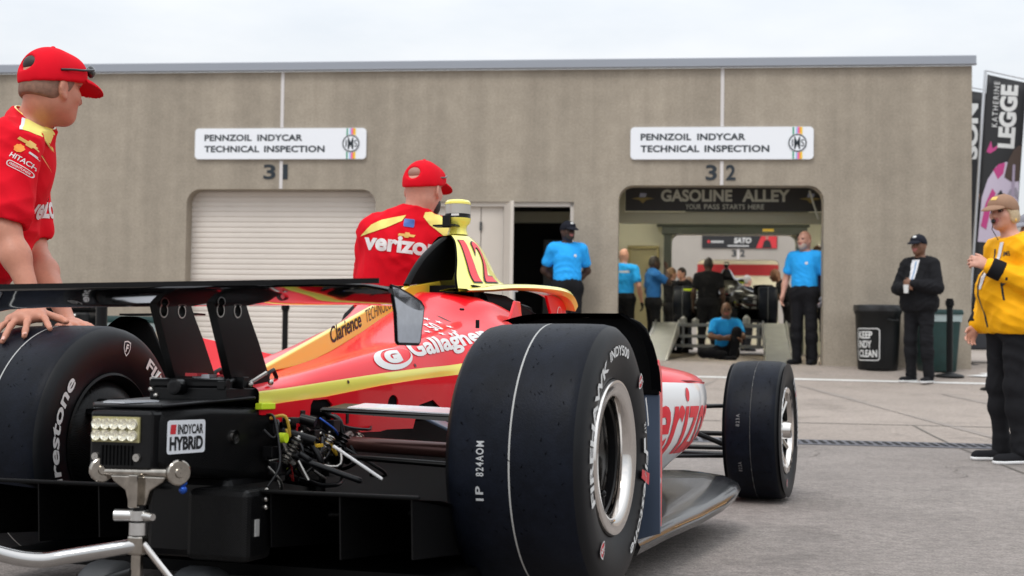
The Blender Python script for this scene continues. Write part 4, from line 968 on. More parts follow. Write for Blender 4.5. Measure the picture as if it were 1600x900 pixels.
# ---------------- roll hoop fairing with number 12
def hoopside(side):
    L_ = [(1.10, -.030, 1.075), (1.075, -.058, 1.045), (.99, -.100, .975), (.90, -.135, .905), (.845, -.165, .850)] if side < 0 else [(1.13, -.030, 1.075), (1.12, -.055, 1.045), (1.10, -.085, .975), (1.09, -.105, .905), (1.09, -.12, .850)]
    Rr = [(1.28, -.035, 1.085), (1.295, -.070, 1.050), (1.29, -.110, .985), (1.285, -.145, .925), (1.33, -.185, .892)]
    rows = []
    for a, b_ in zip(cat(L_, 5), cat(Rr, 5)):
        rows.append([tuple(a+(b_-a)*t+np.array([0, -.022*math.sin(math.pi*t), 0])) for t in np.linspace(0, 1, 9)])
    return [[(p[0], p[1]*-side, p[2]) for p in r_] for r_ in rows]
hs = hoopside(-1); hl = hoopside(1)
b = MB().grid(hs).grid(hl, flip=True)
b.grid([[p, q] for p, q in zip([r_[-1] for r_ in hs], [r_[-1] for r_ in hl])])
b.grid([[p, q] for p, q in zip(hs[0], hl[0])])
HOOP = b.build('roll_hoop_fairing', YEL, CAR, sm=45)
b = MB().grid([[(p[0]-.005, p[1]*.95, p[2]-.004) for p in r_] for r_ in hs]).grid([[(p[0]-.012, p[1]*.93, p[2]-.002) for p in r_] for r_ in hl], flip=True); b.build('fairing_lining', CARBM, HOOP, sm=45)
HG = np.array(hs)
def on_hoop(vf, s0, s1, k, t0, t1, off):
    V_, F_ = subdivided(vf, .12); out = []
    for p in V_:
        ss = (s0+(s1-s0)*p[0]+k*(1-p[1]))*8; tt = (t1-(t1-t0)*p[1])*(len(HG)-1)
        a, b_ = int(max(0, min(7, ss))), int(max(0, min(len(HG)-2, tt))); u, w = ss-a, tt-b_
        q = HG[b_, a]*(1-u)*(1-w)+HG[b_, a+1]*u*(1-w)+HG[b_+1, a]*(1-u)*w+HG[b_+1, a+1]*u*w
        out.append((q[0]-off*.3, q[1]-off, q[2]+off*.4))
    return out, F_
def num(bold, off):
    r_ = []
    for ch, s0, s1, k in (('1', .07, .21, .19), ('2', .37, .66, .13)):
        g = .10 if bold else 0; r_.append(on_hoop(fit(text_mesh(ch, 1, .012+bold), -g, -g*.35, 1+g, 1+g*.35), s0, s1, k, .20, .82, off))
    return r_
sheet('race_number', num(.02, .002)+num(.0, .0035), [BLKL, BLKL, REDL, REDL], HOOP)
# body under the hoop: red cockpit flank below the yellow fairing is part of the shell; small catch and button
b = MB().tube([(.64, -.315, .715), (.64, -.315, .742)], .0065, 10); b.build('tail_lamp_switch', BLK, CAR, sm=40)
b = MB().tube([(.60, -.27, .775), (.612, -.277, .775)], .004, 8); b.build('panel_catch', BLK, CAR, sm=40)
b = MB().prism([(.86, -.335, .745), (.91, -.34, .82), (.96, -.34, .82), (.97, -.345, .755), (1.06, -.36, .74), (1.06, -.36, .73)], (0, -.01, 0)); b.build('cockpit_side_fin', RED, CAR, bevel=.003)
# ---------------- camera pod on top
CP = (1.235, 0, 1.09)
b = MB().lathe([(0, .040), (.02, .033), (.035, .036), (.045, .047), (.062, .050)], CP, (0, 0, 1), 32, mats=[0]*4)
b.lathe([(.062, .050), (.066, .048), (.078, .048)], CP, (0, 0, 1), 32, mats=[1]*2)
b.lathe([(.078, .048), (.114, .048)], CP, (0, 0, 1), 32, mats=[2]); b.lathe([(.114, .049), (.122, .049), (.130, .042), (.134, .02), (.134, .001)], CP, (0, 0, 1), 32, mats=[0]*4)
pod_ = b.build('camera_pod', [YEL, BLK, mat('pod_grey', (.42, .41, .38), .35, metal=.3)], CAR, sm=40)
b = MB().box((CP[0]-.05, .025, CP[2]+.03), (.05, .09, .006)); b.box((CP[0]-.06, .02, CP[2]+.045), (.012, .03, .045)); b.build('antenna', BLK, pod_)
MB().box((CP[0]-.047, -.008, CP[2]+.072), (.004, .03, .008)).build('pod_label', LETW, pod_)
# ---------------- screen frame, pillars, glass, cockpit contents
for side in (-1, 1):
    pts = cat([(.84, .165, .853), (1.0, .185, .866), (1.15, .21, .882), (1.35, .25, .893), (1.52, .283, .893), (1.63, .293, .878), (1.69, .296, .845)], 5)
    rows = []
    for i, p in enumerate(pts):
        t = i/(len(pts)-1); hh = .007+.009*min(1, t*1.6)+.010*max(0, t-.6)/.4; ww = .075+.02*math.sin(math.pi*t)
        sec = [(0, -ww*.9, hh*.2), (0, -ww*.5, hh), (0, 0, hh*1.15), (0, ww*.4, hh*.8), (0, ww*.55, 0), (0, ww*.4, -hh*.8), (0, -ww*.2, -hh*.55), (0, -ww*.9, -hh*.1)]
        rows.append([(p[0], -side*-1*(p[1]+q[1])*1., p[2]+q[2]) for q in sec+[sec[0]]])
    b = MB().grid(rows); b.build('screen_frame', YEL, CAR, sm=50, weld=True)
    pil = [(1.43, .872), (1.50, .878), (1.62, .868), (1.685, .842), (1.66, .79), (1.63, .74), (1.51, .74), (1.49, .80)]
    pl_ = MB().prism([(x, side*.292, z) for x, z in pil], (0, side*-.012, 0)).build('screen_pillar', RED, CAR, bevel=.003)
    if side < 0:
        ov = curve_mesh([circ(1.58, .81, .028, 24), circ(1.583, .812, .023, 24)]); sheet('pillar_mark', [([(p[0], -.2945, p[1]) for p in ov[0]], ov[1])], [LETW], pl_)
rows = []
for x, w, zt, zb in ((1.66, .290, .835, .735), (1.80, .280, .835, .725), (2.0, .24, .82, .71), (2.15, .16, .79, .70), (2.22, 0, .76, .695)):
    rows.append([(x, -w, zb), (x-.03, -w*.97, (zb+zt)/2), (x-.06, -w*.93, zt)])
rows += [[(p[0], -p[1], p[2]) for p in r_] for r_ in rows[-2::-1]]
MB().grid(rows).build('screen_glass', GLASS, CAR, sm=60)
b = MB().tube([(1.02, -.17, .82), (1.2, -.19, .815), (1.38, -.20, .79), (1.6, -.205, .765), (1.8, -.20, .75)], [.040, .046, .042, .032, .03], 14); b.tube([(1.02, .17, .82), (1.2, .19, .815), (1.38, .2, .79), (1.8, .2, .75)], [.04, .046, .042, .03], 14)
b.box((1.0, 0, .80), (.10, .36, .16)); b.build('head_surround', BLKM, CAR, sm=50)
MB().box((1.28, 0, .775), (.62, .40, .14)).build('cockpit_padding', BLKM, CAR, bevel=.04)
MB().box((1.45, 0, .68), (1.0, .42, .03)).build('cockpit_floor', BLKM, CAR)
b = MB(); b.tube([(1.75, -.12, .74), (1.75, .12, .74)], .016, 10); b.build('steering_wheel', BLK, CAR, sm=50)
# nose
rows = []
for x, w, zt, zb in ((1.78, .30, .75, .12), (2.2, .27, .725, .14), (2.7, .22, .64, .16), (3.2, .18, .53, .18), (3.7, .14, .41, .18), (4.05, .10, .30, .19), (4.18, .02, .25, .23)):
    zc = (zt+zb)/2; h2 = (zt-zb)/2
    rows.append([(x, w*math.copysign(abs(math.cos(a))**.6, math.cos(a)), zc+h2*math.copysign(abs(math.sin(a))**.6, math.sin(a))) for a in [2*math.pi*k/24 for k in range(25)]])
MB().grid(rows).build('nose', RED, CAR, sm=50)
b = MB()
for z, x in ((.16, 3.95), (.20, 3.80)): b.box((x, 0, z), (.16, 1.1, .018))
b.build('front_wing', CARB, CAR, bevel=.004)
# ---------------- floor and its raised front corners
for side in (-1, 1):
    rows = []
    for x, zt, yo, yi in ((.45, .085, .91, .1), (.9, .085, .900, .1), (1.25, .095, .925, .1), (1.6, .115, .945, .1), (1.85, .135, .945, .2), (1.98, .148, .935, .35), (2.07, .152, .90, .45), (2.12, .150, .84, .55)):
        rows.append([(x, side*y, z) for y, z in ((yi, zt+.03), ((yi+yo)/2, zt+.035), (yo-.14, zt+.030), (yo-.05, zt+.018), (yo-.012, zt), (yo, zt-.022), (yo-.012, zt-.045), (yo-.06, zt-.058), (yi, zt-.062), (yi, zt+.03))])
    b = MB().grid(rows, flip=side > 0); n = len(rows[0])
    b.add(rows[-1], [tuple(range(n-1))]); b.add(rows[0], [tuple(range(n-1))])
    b.build('floor_edge', mat('gloss_carbon', (.006, .006, .007), .20, spec=.4, coat=.35), CAR, sm=40)
MB().box((.9, 0, .06), (2.6, 1.3, .03)).build('floor_pan', CARBM, CAR)
MB().tube([(.93, -.903, .075), (1.25, -.928, .085), (1.6, -.948, .104)], .0009, 6).build('floor_pinstripe', mat('pinstripe', (.35, .16, .02), .4), CAR)
# ---------------- rear wheel guards: panel ahead of each rear tyre
for side in (-1, 1):
    inn = [(-.52, .56), (-.52, .722), (-.60, .738)] if side < 0 else [(-.74, .60), (-.80, .715), (-.825, .738)]
    up_ = inn+[(-.86, .738)]+[(-.86-.075*math.sin(R(a)), .663+.075*math.cos(R(a))) for a in (15, 35, 55, 75)]+[(-.952, .60), (-.962, .51)]+([(-.52, .51)] if side < 0 else [(-.70, .51)])
    y_ = lambda q: -side*q
    g = MB().prism([(.455, y_(a), z) for a, z in up_], (.012, 0, 0)).build('wheel_guard', CARBM, CAR, bevel=.003)
    b = MB(); pts = ([(-.50, .720), (-.60, .741)] if side < 0 else [(-.81, .735), (-.825, .741)])+[(-.84, .742), (-.87, .736), (-.925, .69), (-.955, .60), (-.963, .52)]
    pts = cat(pts, 4); b.grid([[(.36, y_(a), z+.004), (.42, y_(a), z+.006), (.48, y_(a), z-.004)] for a, z in [tuple(p) for p in pts]]); b.build('guard_lip', GRDB, g, sm=60)
    if side < 0: MB().box((.37, .70, .752), (.05, .30, .006)).build('guard_gurney', CARB, g)
    MB().prism([(.46, y_(a), z) for a, z in ((-.70, .51), (-.962, .51), (-.966, .105), (-.90, .085), (-.70, .085))], (.010, 0, 0)).build('guard_lower_panel', GREYB, CAR, bevel=.002)
    sd = [(.468, .60), (.49, .615), (.525, .575), (.535, .50), (.530, .30), (.525, .12), (.475, .105)]
    fl = MB().prism([(x, y_(-.955), z) for x, z in sd], (0, y_(.012), 0)).build('guard_side_panel', RED, CAR, bevel=.003)
    b = MB().prism([(.475, y_(-.80), .715 if side > 0 else .64), (.475, y_(-.70), .52), (1.0, y_(-.45), .55), (.95, y_(-.55), .62), (.62, y_(-.74), .69 if side > 0 else .63)], (.012, 0, 0)); b.build('guard_shoulder', RED, CAR, bevel=.003)
    if side < 0:
        ov = [fit(text_mesh('P', 1, .03), .485, .235, .51, .265), fit(text_mesh('F', 1, .03), .485, .155, .505, .185)]
        sheet('guard_lettering', [([(p[0], -.9565, p[1]) for p in v_[0]], v_[1]) for v_ in ov], [LETW, LETW], fl)
# ---------------- rear wing
rows = []
YW = [-.622, -.605, -.565, -.45, -.3, -.15, 0, .15, .3, .45, .565, .605, .622]
prof_u = [(-.712, .762), (-.667, .766), (-.607, .762), (-.547, .751), (-.512, .739)]; prof_l = [(-.505, .730), (-.522, .724), (-.567, .726), (-.617, .735), (-.667, .746), (-.707, .757)]
pr = [tuple(p) for p in cat(prof_u, 4)]+[tuple(p) for p in cat(prof_l, 4)]; pr.append(pr[0])
for y in YW: 
    rows.append([(x, y, z-(.010*(max(0, abs(y)-.5)/.1)**2)) for x, z in pr])
def wm(i, j):
    under = j >= 17; yy = (YW[i]+YW[i+1])/2
    return 1 if under else 0
# finer spanwise rows so the painted ends are crisp
b = MB().grid(rows, mats=wm); n = len(pr); b.add(rows[0], [tuple(range(n-1))]); b.add(rows[-1], [tuple(range(n-2, -1, -1))])
WING = b.build('rear_wing', [CARB, WGL], CAR, sm=50)
MB().box((-.7105, 0, .766), (.004, 1.20, .012)).build('gurney_flap', CARB, WING)
for side in (-1, 1):
    ep = [(x-.047, z-.004) for x, z in [(-.640, .760), (-.60, .757), (-.53, .745), (-.475, .733), (-.458, .722), (-.462, .70), (-.478, .640), (-.485, .634), (-.598, .632), (-.606, .637), (-.615, .70)]]
    e = MB().prism([(x, side*.622, z) for x, z in ep], (0, -side*.007, 0)).build('wing_endplate', EPL, WING, bevel=.002)
    MB().tube([(x, side*.6185, z) for x, z in ep+[ep[0]]], .0042, 6).build('endplate_edge', CARBM, e, sm=60)
for side in (-1, 1):
    py = side*.082
    pil = [(-.585, .765), (-.575, .72), (-.545, .66), (-.480, .530), (-.465, .515), (-.300, .515), (-.292, .535), (-.36, .64), (-.405, .70), (-.432, .742), (-.46, .755), (-.54, .765)]
    hl_ = [circ(-.548, .712, .0155, 20), circ(-.468, .714, .0155, 20)]
    vf = curve_mesh([pil]+hl_, .011)
    p_ = MB().add([(q[0], py+q[2], q[1]) for q in vf[0]], vf[1]).build('wing_pylon', CARB, CAR, bevel=.002)
    b = MB()
    for cx, cz in ((-.548, .712), (-.468, .714)): b.lathe([(-.0125, .0148), (-.0125, .0180), (.0125, .0180), (.0125, .0148)], (cx, py, cz), (0, 1, 0), 20)
    b.build('bolt_ring', STEEL, p_, sm=40)
    b = MB(); b.tube([(-.30, py, .535), (-.285, py, .560), (-.262, py, .568), (-.245, py, .550), (-.25, py, .525)], .006, 8); b.build('lifting_eye', BLK, p_, sm=40)
mk = fit(text_mesh('(0)', 1, .02), -.018, -.02, .018, .02)
sheet('wing_mark', [([(-.612-p[1]*.95, .29+p[0]*.8, .7315+p[1]*.19) for p in mk[0]], mk[1])], [LETD], WING)
# ---------------- gearbox, crash structure, rain light
b = MB()
secs = [(-.79, .082, .335, .458), (-.77, .094, .324, .470), (-.60, .107, .305, .478), (-.40, .124, .285, .472), (-.20, .135, .26, .46), (.10, .15, .22, .45)]
rows = []
for x, w, z0, z1 in secs:
    rr = rrect(-w, z0, w, z1, .022, 4); rows.append([(x, p[0], p[1]) for p in rr+[rr[0]]])
b.grid(rows); n = len(rows[0]); b.add(rows[0], [tuple(range(n-1))]); b.add(rows[-1], [tuple(range(n-1))])
ATT = b.build('crash_structure', CARB, CAR, sm=35)
pane = rrect(0, 0, .142, .078, .008); ins = rrect(.002, .002, .140, .076, .007)
sl = -.02/.46
side_at = lambda x: -(float(np.interp(x, [-.79, -.77, -.6, -.4, -.2], [.082, .094, .107, .124, .135]))+.0015)
def onside(vf, x0, z0, off=0.): return [(x0+p[0], side_at(x0+p[0])-off, z0+p[1]) for p in vf[0]], vf[1]
sheet('crash_label', [onside(subdivided(curve_mesh([pane]), .03), -.765, .368), onside(fit(text_mesh('INDYCAR', 1, .03), .038, .045, .133, .068), -.765, .368, .001), onside(fit(text_mesh('HYBRiD', 1, .045), .009, .008, .133, .040), -.765, .368, .001), onside(curve_mesh([[(.010, .046), (.030, .046), (.032, .068), (.012, .068)]]), -.765, .368, .001)], [SIGNW, BLKL, BLKL, REDP], ATT)
b = MB().lathe([(-.004, .017), (.003, .017), (.003, .010), (-.004, .010)], (-.505, side_at(-.505), .400), (0, 1, 0), 20); b.build('lifting_ring', CHR, ATT, sm=40)
sheet('marker_tape', [onside(([(0, 0, 0), (.10, 0, 0), (.10, .012, 0), (0, .012, 0)], [(0, 1, 2, 3)]), -.33, .300, .006), ], [LIME], ATT)
MB().box((-.375, -.126, .474), (.07, .02, .016)).build('marker_tape', LIME, ATT, bevel=.002)
# rain light: dark housing with two rows of five reflectors
LX = -.797
b = MB().box((LX+.01, -.002, .400), (.05, .168, .135)); hs_ = b.build('rain_light', BLK, CAR, bevel=.008)
def lightspot(z, y): return (LX-.018, y, z)
b = MB().box((LX-.0165, .008, .425), (.006, .128, .058)); b.build('lamp_frame', mat('lamp_frame_yellow', (.30, .27, .13), .35), hs_)
lens = mat('lamp_lens', (.85, .82, .70), .14, metal=.6)
for r_ in range(2):
    for k in range(5):
        y = .008+.048-.024*k; z = .438-.026*r_
        MB().lathe([(.002, .0128), (.010, .0125), (.004, .0085), (.0035, .004), (.009, .001)], (LX-.018, y, z), (-1, 0, 0), 16).build('reflector', lens, hs_, sm=50)
b = MB()
for y in (.062, -.05): b.lathe([(0, .010), (.006, .009), (.006, .001)], (LX-.015, y, .362), (-1, 0, 0), 12)
b.build('fixing_bolt', STEEL, hs_, sm=40)
b = MB()
for k in range(9): b.box((LX-.016, .045-.01*k, .366), (.006, .004, .045))
b.build('cooling_rib', BLKM, hs_)
# beam wing / top plate with pale patch
b = MB().prism([(-.775, -.085, .474), (-.765, .11, .472), (-.62, .22, .474), (-.42, .24, .482), (-.40, .15, .490), (-.42, -.125, .492)], (0, 0, .008)); b.build('top_plate', BLK, CAR, bevel=.003)
b = MB().prism([(-.755, .03, .4835), (-.70, .13, .4825), (-.60, .19, .4845), (-.58, .07, .4865), (-.66, .0, .4865)], (0, 0, .003)); b.build('pale_patch', ARMW, CAR)
# gearbox hardware on top
b = MB(); rg = random.Random(3)
b.box((-.44, 0, .505), (.20, .22, .03)); b.tube([(-.53, .11, .53), (-.53, -.11, .53)], .014, 10); b.tube([(-.40, .10, .535), (-.40, -.10, .535)], .010, 10)
for y in (.10, .03, -.04, -.10): b.tube([(-.54, y, .53), (-.40, y*.8, .545)], .009, 8)
for k in range(22): b.box((rg.uniform(-.53, -.30), rg.uniform(-.11, .11), rg.uniform(.50, .54)), (rg.uniform(.015, .04), rg.uniform(.015, .04), rg.uniform(.015, .03)))
b.lathe([(-.01, .020), (.02, .020), (.022, .012), (.022, .001)], (-.55, .02, .522), (-1, 0, 0), 16)
b.build('linkage', BLK, CAR, bevel=.002)
b = MB()
for p in ((-.54, .09, .50), (-.54, .105, .515), (-.45, -.125, .53), (-.50, .13, .54), (-.34, -.12, .535)): b.ball(p, .008, 8)
b.tube([(-.52, .12, .53), (-.47, .13, .555)], .005, 6); b.tube([(-.45, -.10, .52), (-.38, -.13, .56)], .005, 6); b.build('fixing_bolt', STEEL, CAR, sm=40)
b = MB().box((-.47, .02, .553), (.05, .035, .008)); b.box((-.43, -.03, .550), (.02, .03, .008)); b.build('red_cover', REDP, CAR)
b = MB().box((-.455, .005, .549), (.04, .05, .010)); b.build('pale_cover', ARMW, CAR)
# ---------------- rear suspension, drive shafts
for side in (-1, 1):
    y_ = lambda q: side*q
    b = MB().prism([(-.22, y_(.20), .466), (-.10, y_(.215), .480), (.02, y_(.63), .463), (-.12, y_(.63), .450)], (0, 0, -.004)); o = b.build('top_arm', BLK, CAR, bevel=.002)
    MB().prism([(-.195, y_(.27), .4715), (-.11, y_(.28), .4815), (.01, y_(.60), .4665), (-.11, y_(.60), .4560)], (0, 0, -.003)).build('arm_cover', ARMW, o)
    MB().prism([(-.215, y_(.20), .458), (-.205, y_(.20), .470), (-.118, y_(.63), .450), (-.125, y_(.63), .433)], (.02, 0, 0)).build('arm_edge', BLK, o)
    MB().tube([(-.02, y_(.12), .368), (-.02, y_(.60), .352)], .021, 20).build('drive_shaft', DRV, CAR, sm=40)
    b = MB().lathe([(.12, .06), (.165, .055), (.185, .032), (.190, .022)], (-.02, 0, .368), (0, side, 0), 24); b.build('shaft_boot', BLKM, CAR, sm=40)
    MB().lathe([(.186, .033), (.192, .033), (.192, .022)], (-.02, 0, .368), (0, side, 0), 24).build('boot_clip', ALU, CAR, sm=40)
    b = MB().tube([(-.10, y_(.15), .338), (-.10, y_(.62), .318)], .014, 12, flat=((0, 0, 1), .6)); b.tube([(.25, y_(.22), .18), (.0, y_(.62), .20)], .014, 12); b.tube([(-.28, y_(.16), .19), (-.05, y_(.62), .20)], .014, 12); b.build('lower_arm', CARB, CAR, sm=40)
    MB().prism([(.10, y_(.30), .47), (.17, y_(.30), .47), (.12, y_(.56), .375), (.05, y_(.56), .37)], (0, y_(.004), -.012)).build('push_rod', GREYB if side < 0 else BLK, CAR, bevel=.003)
    MB().tube([(-.30, y_(.285), .373), (-.30, y_(.425), .293)], .0042, 8).build('stay_rod', mat('stay_white', (.75, .73, .72), .4), CAR, sm=40)
    b = MB().tube([(-.36, y_(.17), .385), (-.335, y_(.19), .325)], .007, 8); b.tube([(-.33, y_(.20), .335), (-.32, y_(.225), .285)], .005, 8); b.build('stay_rod', STEEL, CAR, sm=40)
    b = MB()
    for p, q, r_ in (((-.345, .16, .41), (-.315, .24, .385), .012), ((-.35, .165, .365), (-.33, .20, .345), .013), ((-.33, .15, .43), (-.31, .18, .43), .016), ((-.25, .16, .44), (-.24, .2, .43), .014)): MB().tube([(p[0], y_(p[1]), p[2]), (q[0], y_(q[1]), q[2])], r_, 10).build('damper', BLK, CAR, sm=50)
    for k in range(30): MB().box((rg.uniform(-.40, .05), y_(rg.uniform(.11, .19)), rg.uniform(.29, .45)), (rg.uniform(.02, .05), rg.uniform(.01, .03), rg.uniform(.015, .05))).build('gearbox_fitting', BLK, CAR, bevel=.002)
    b = MB()
    for k in range(12): b.ball((rg.uniform(-.38, -.05), y_(rg.uniform(.15, .215)), rg.uniform(.30, .44)), rg.uniform(.004, .007), 8)
    b.build('fixing_bolt', STEEL, CAR, sm=40)
    MB().lathe([(0, .013), (.02, .013), (.02, .001)], (-.385, y_(.175), .395), (0, side, 0), 12).build('filler_cap', LIME, CAR, sm=40)
    MB().box((-.27, y_(.225), .372), (.035, .012, .008)).build('wiring_tag', mat('tag_amber', (.75, .45, .03), .5), CAR)
    # upright
    b = MB().box((0, y_(.60), .35), (.16, .05, .26)); b.build('upright', BLK, CAR, bevel=.01)
    # diffuser: channel roof, dividing plates, trailing lip
    rows = [[(x, y_(y), z) for y in (.05, .2, .4, .63)] for x, z in ((-.56, .270), (-.40, .255), (-.15, .20), (.25, .11), (.6, .07))]
    b = MB().grid(rows); b.build('diffuser_roof', CARBM, CAR, sm=60)
    for yy, zz in ((.245, .14), (.43, .12), (.615, .13)):
        b = MB().prism([(-.55, y_(yy), .268), (-.54, y_(yy), zz), (.5, y_(yy), .055), (.5, y_(yy), .09), (-.15, y_(yy), .205)], (0, y_(.004), 0)); b.build('diffuser_strake', CARB, CAR)
    MB().box((-.555, y_(.36), .274), (.016, .56, .010)).build('diffuser_lip', CARBM, CAR, bevel=.004)
b = MB().box((-.28, 0, .20), (.5, .24, .2)); b.box((.4, 0, .27), (1.0, .30, .36)); b.build('gearbox', BLK, CAR, bevel=.02)
b = MB().box((-.565, -.145, .195), (.12, .17, .17)); b.build('starter_box', CARB, CAR, bevel=.015)
MB().box((-.585, -.232, .19), (.018, .003, .04)).build('rating_plate', mat('plate_grey', (.35, .35, .34), .5), CAR)
b = MB()
for z in (.235, .255, .275): b.ball((-.545, -.232, z), .007, 8)
b.build('fixing_bolt', STEEL, CAR, sm=40)
b = MB()
for z in (.30, .283): b.ball((-.70, -.10, z), .010, 8)
b.build('hose_end', mat('anodised_blue', (.02, .09, .45), .3, metal=.6), CAR, sm=40)
# hoses, wires and small hardware between gearbox and floor
HOSE = [mat('hose_black', (.006, .006, .007), .35, spec=.4), STEEL, mat('hose_braid', (.16, .15, .14), .4, metal=.8), mat('wire_amber', (.55, .33, .03), .5), mat('anodised_blue', (.02, .09, .45), .3, metal=.6), mat('wire_red', (.35, .02, .02), .5)]
for side in (-1, 1):
    for k in range(26):
        x0 = rg.uniform(-.42, .0); y0 = rg.uniform(.12, .17); z0 = rg.uniform(.30, .46); x1 = x0+rg.uniform(-.10, .22); y1 = rg.uniform(.14, .34 if k % 3 == 0 else .22); z1 = rg.uniform(.26, .42)
        m = HOSE[(0, 0, 1, 0, 2, 0, 0, 3, 0, 0, 0, 0, 0, 4, 0, 5)[k % 16]]; r_ = rg.uniform(.003, .0095) if m is HOSE[0] else rg.uniform(.002, .0045)
        if m in HOSE[3:]: x1 = x0+.05; y1 = y0+.02; z1 = z0-.03
        pts = cat([(x0, side*y0, z0), ((x0*2+x1)/3, side*(y0+.035), z0-.02+rg.uniform(-.03, .03)), ((x0+x1*2)/3, side*(y1+.02), (z0+z1)/2-.03), (x1, side*y1, z1)], 5)
        MB().tube([Vector(p) for p in pts], r_, 8).build('hose', m, CAR, sm=50)
    for k in range(5):
        x = -.36+.09*k; b = MB()
        for q in range(7): b.lathe([(-.003, .012), (0, .016), (.003, .012)], (x+.006*q*.6, side*(.178+.004*q), .335+.009*q), (.4, side*.3, .85), 12)
        b.build('damper_spring', BLK if k % 2 else STEEL, CAR, sm=50)
# ---------------- front suspension
for side in (-1, 1):
    y_ = lambda q: side*q
    b = MB().tube([(2.75, y_(.20), .42), (3.02, y_(.74), .44)], .016, 12, flat=((0, 0, 1), .6)); b.tube([(3.3, y_(.17), .42), (3.06, y_(.74), .44)], .016, 12, flat=((0, 0, 1), .6)); b.tube([(2.7, y_(.2), .20), (3.02, y_(.74), .20)], .016, 12, flat=((0, 0, 1), .6)); b.tube([(3.35, y_(.16), .20), (3.06, y_(.74), .20)], .016, 12, flat=((0, 0, 1), .6))
    b.tube([(2.95, y_(.2), .44), (3.03, y_(.70), .24)], .012, 10); b.tube([(3.15, y_(.2), .30), (3.14, y_(.74), .30)], .012, 10)
    b.build('front_wishbone', BLK, CAR, sm=40)
    MB().box((3.04, y_(.735), .33), (.14, .05, .28)).build('front_upright', BLK, CAR, bevel=.01)
# ---------------- jack under the crash structure
JK = thing('car_jack', 'chrome and steel wheeled jack holding up the tail of the race car', 'jack', CARM @ Matrix.Translation((-.76, -.05, -.103)))
J0 = Vector((-1.0, -.19, -.085))
def jl(x, y, z): return Vector((x, y, z))-J0
b = MB()
for y0, y1 in ((-.085, -.13), (-.27, -.225)): pass
b.tube([jl(-1.04, -.085, .345), jl(-1.04, -.30, .348)], .011, 14); post = b.build('saddle_bar', CHRD, JK, sm=40)
for y, s_ in ((-.090, 1), (-.295, -1)):
    MB().lathe([(-.007, .001), (-.007, .026), (-.004, .029), (.004, .029), (.007, .026), (.007, .012), (.011, .010), (.011, .001)], jl(-1.045, y, .349), (-.55, -s_*-.1-.85, 0), 28).build('saddle_knob', CHRD, JK, sm=40)
b = MB().prism([jl(-1.05, -.115, .338), jl(-1.05, -.265, .338), jl(-1.05, -.255, .325), jl(-1.05, -.222, .305), jl(-1.05, -.212, .272), jl(-1.05, -.168, .272), jl(-1.05, -.158, .305), jl(-1.05, -.125, .325)], (.022, 0, 0)); b.box(jl(-1.055, -.19, .305), (.026, .024, .075)); b.build('saddle_bracket', CHRD, JK, bevel=.003)
b = MB().tube([jl(-1.04, -.19, .275), jl(-1.04, -.19, .235)], .016, 16); b.build('jack_column', BLK, JK, sm=40)
b = MB().lathe([(0, .022), (.022, .022)], jl(-1.04, -.19, .238), (0, 0, 1), 20); b.tube([jl(-1.06, -.14, .249), jl(-1.04, -.20, .249), jl(-1.05, -.235, .247)], [.014, .014, .008], 10); b.lathe([(0, .021), (.028, .021)], jl(-1.04, -.19, .205), (0, 0, 1), 20); b.build('column_collar', ALU, JK, sm=40)
b = MB().box(jl(-1.04, -.19, .182), (.034, .038, .045)); b.build('column_block', CHRD, JK, bevel=.006)
b = MB().box(jl(-1.04, -.19, .06), (.018, .024, .21)); b.build('column_foot', CHRD, JK, bevel=.003)
pts = cat([jl(x-.24, y-.14, z+.018) for x, y, z in ((-.80, -.05, .163), (-.815, -.01, .156), (-.86, .087, .139), (-.90, .143, .131), (-.95, .207, .148), (-1.03, .30, .20), (-1.18, .42, .31))], 6)
MB().tube([Vector(p) for p in pts], .0175, 16).build('jack_handle', CHRJ, JK, sm=40)
MB().tube([jl(-1.04, -.205, .185), jl(-1.0, -.30, .06), jl(-.98, -.36, -.02)], .0085, 10).build('jack_strut', CHR, JK, sm=40)
MB().tube([jl(-1.04, -.18, .12), jl(-.95, .12, .03), jl(-.95, .16, -.02)], .012, 10).build('jack_strut', BLK, JK, sm=40)
b = MB().tube([jl(-.80, -.34, .01), jl(-.80, .05, .01)], .012, 10); b.tube([jl(-1.04, -.19, .03), jl(-.80, -.15, .01)], .016, 10); b.build('jack_axle', STEEL, JK, sm=40)
for y in (-.205, .06):
    w_ = MB().lathe([(-.055, .03), (-.055, .075), (-.045, .090), (-.03, .095), (.03, .095), (.045, .090), (.055, .075), (.055, .03)], jl(-.80, y, .010), (0, 1, 0), 36).build('jack_wheel', mat('jack_rubber', (.035, .037, .04), .55), JK, sm=40)
    MB().lathe([(-.056, .001), (-.057, .03), (.057, .03), (.056, .001)], jl(-.80, y, .010), (0, 1, 0), 20).build('hub', STEEL, w_, sm=40)
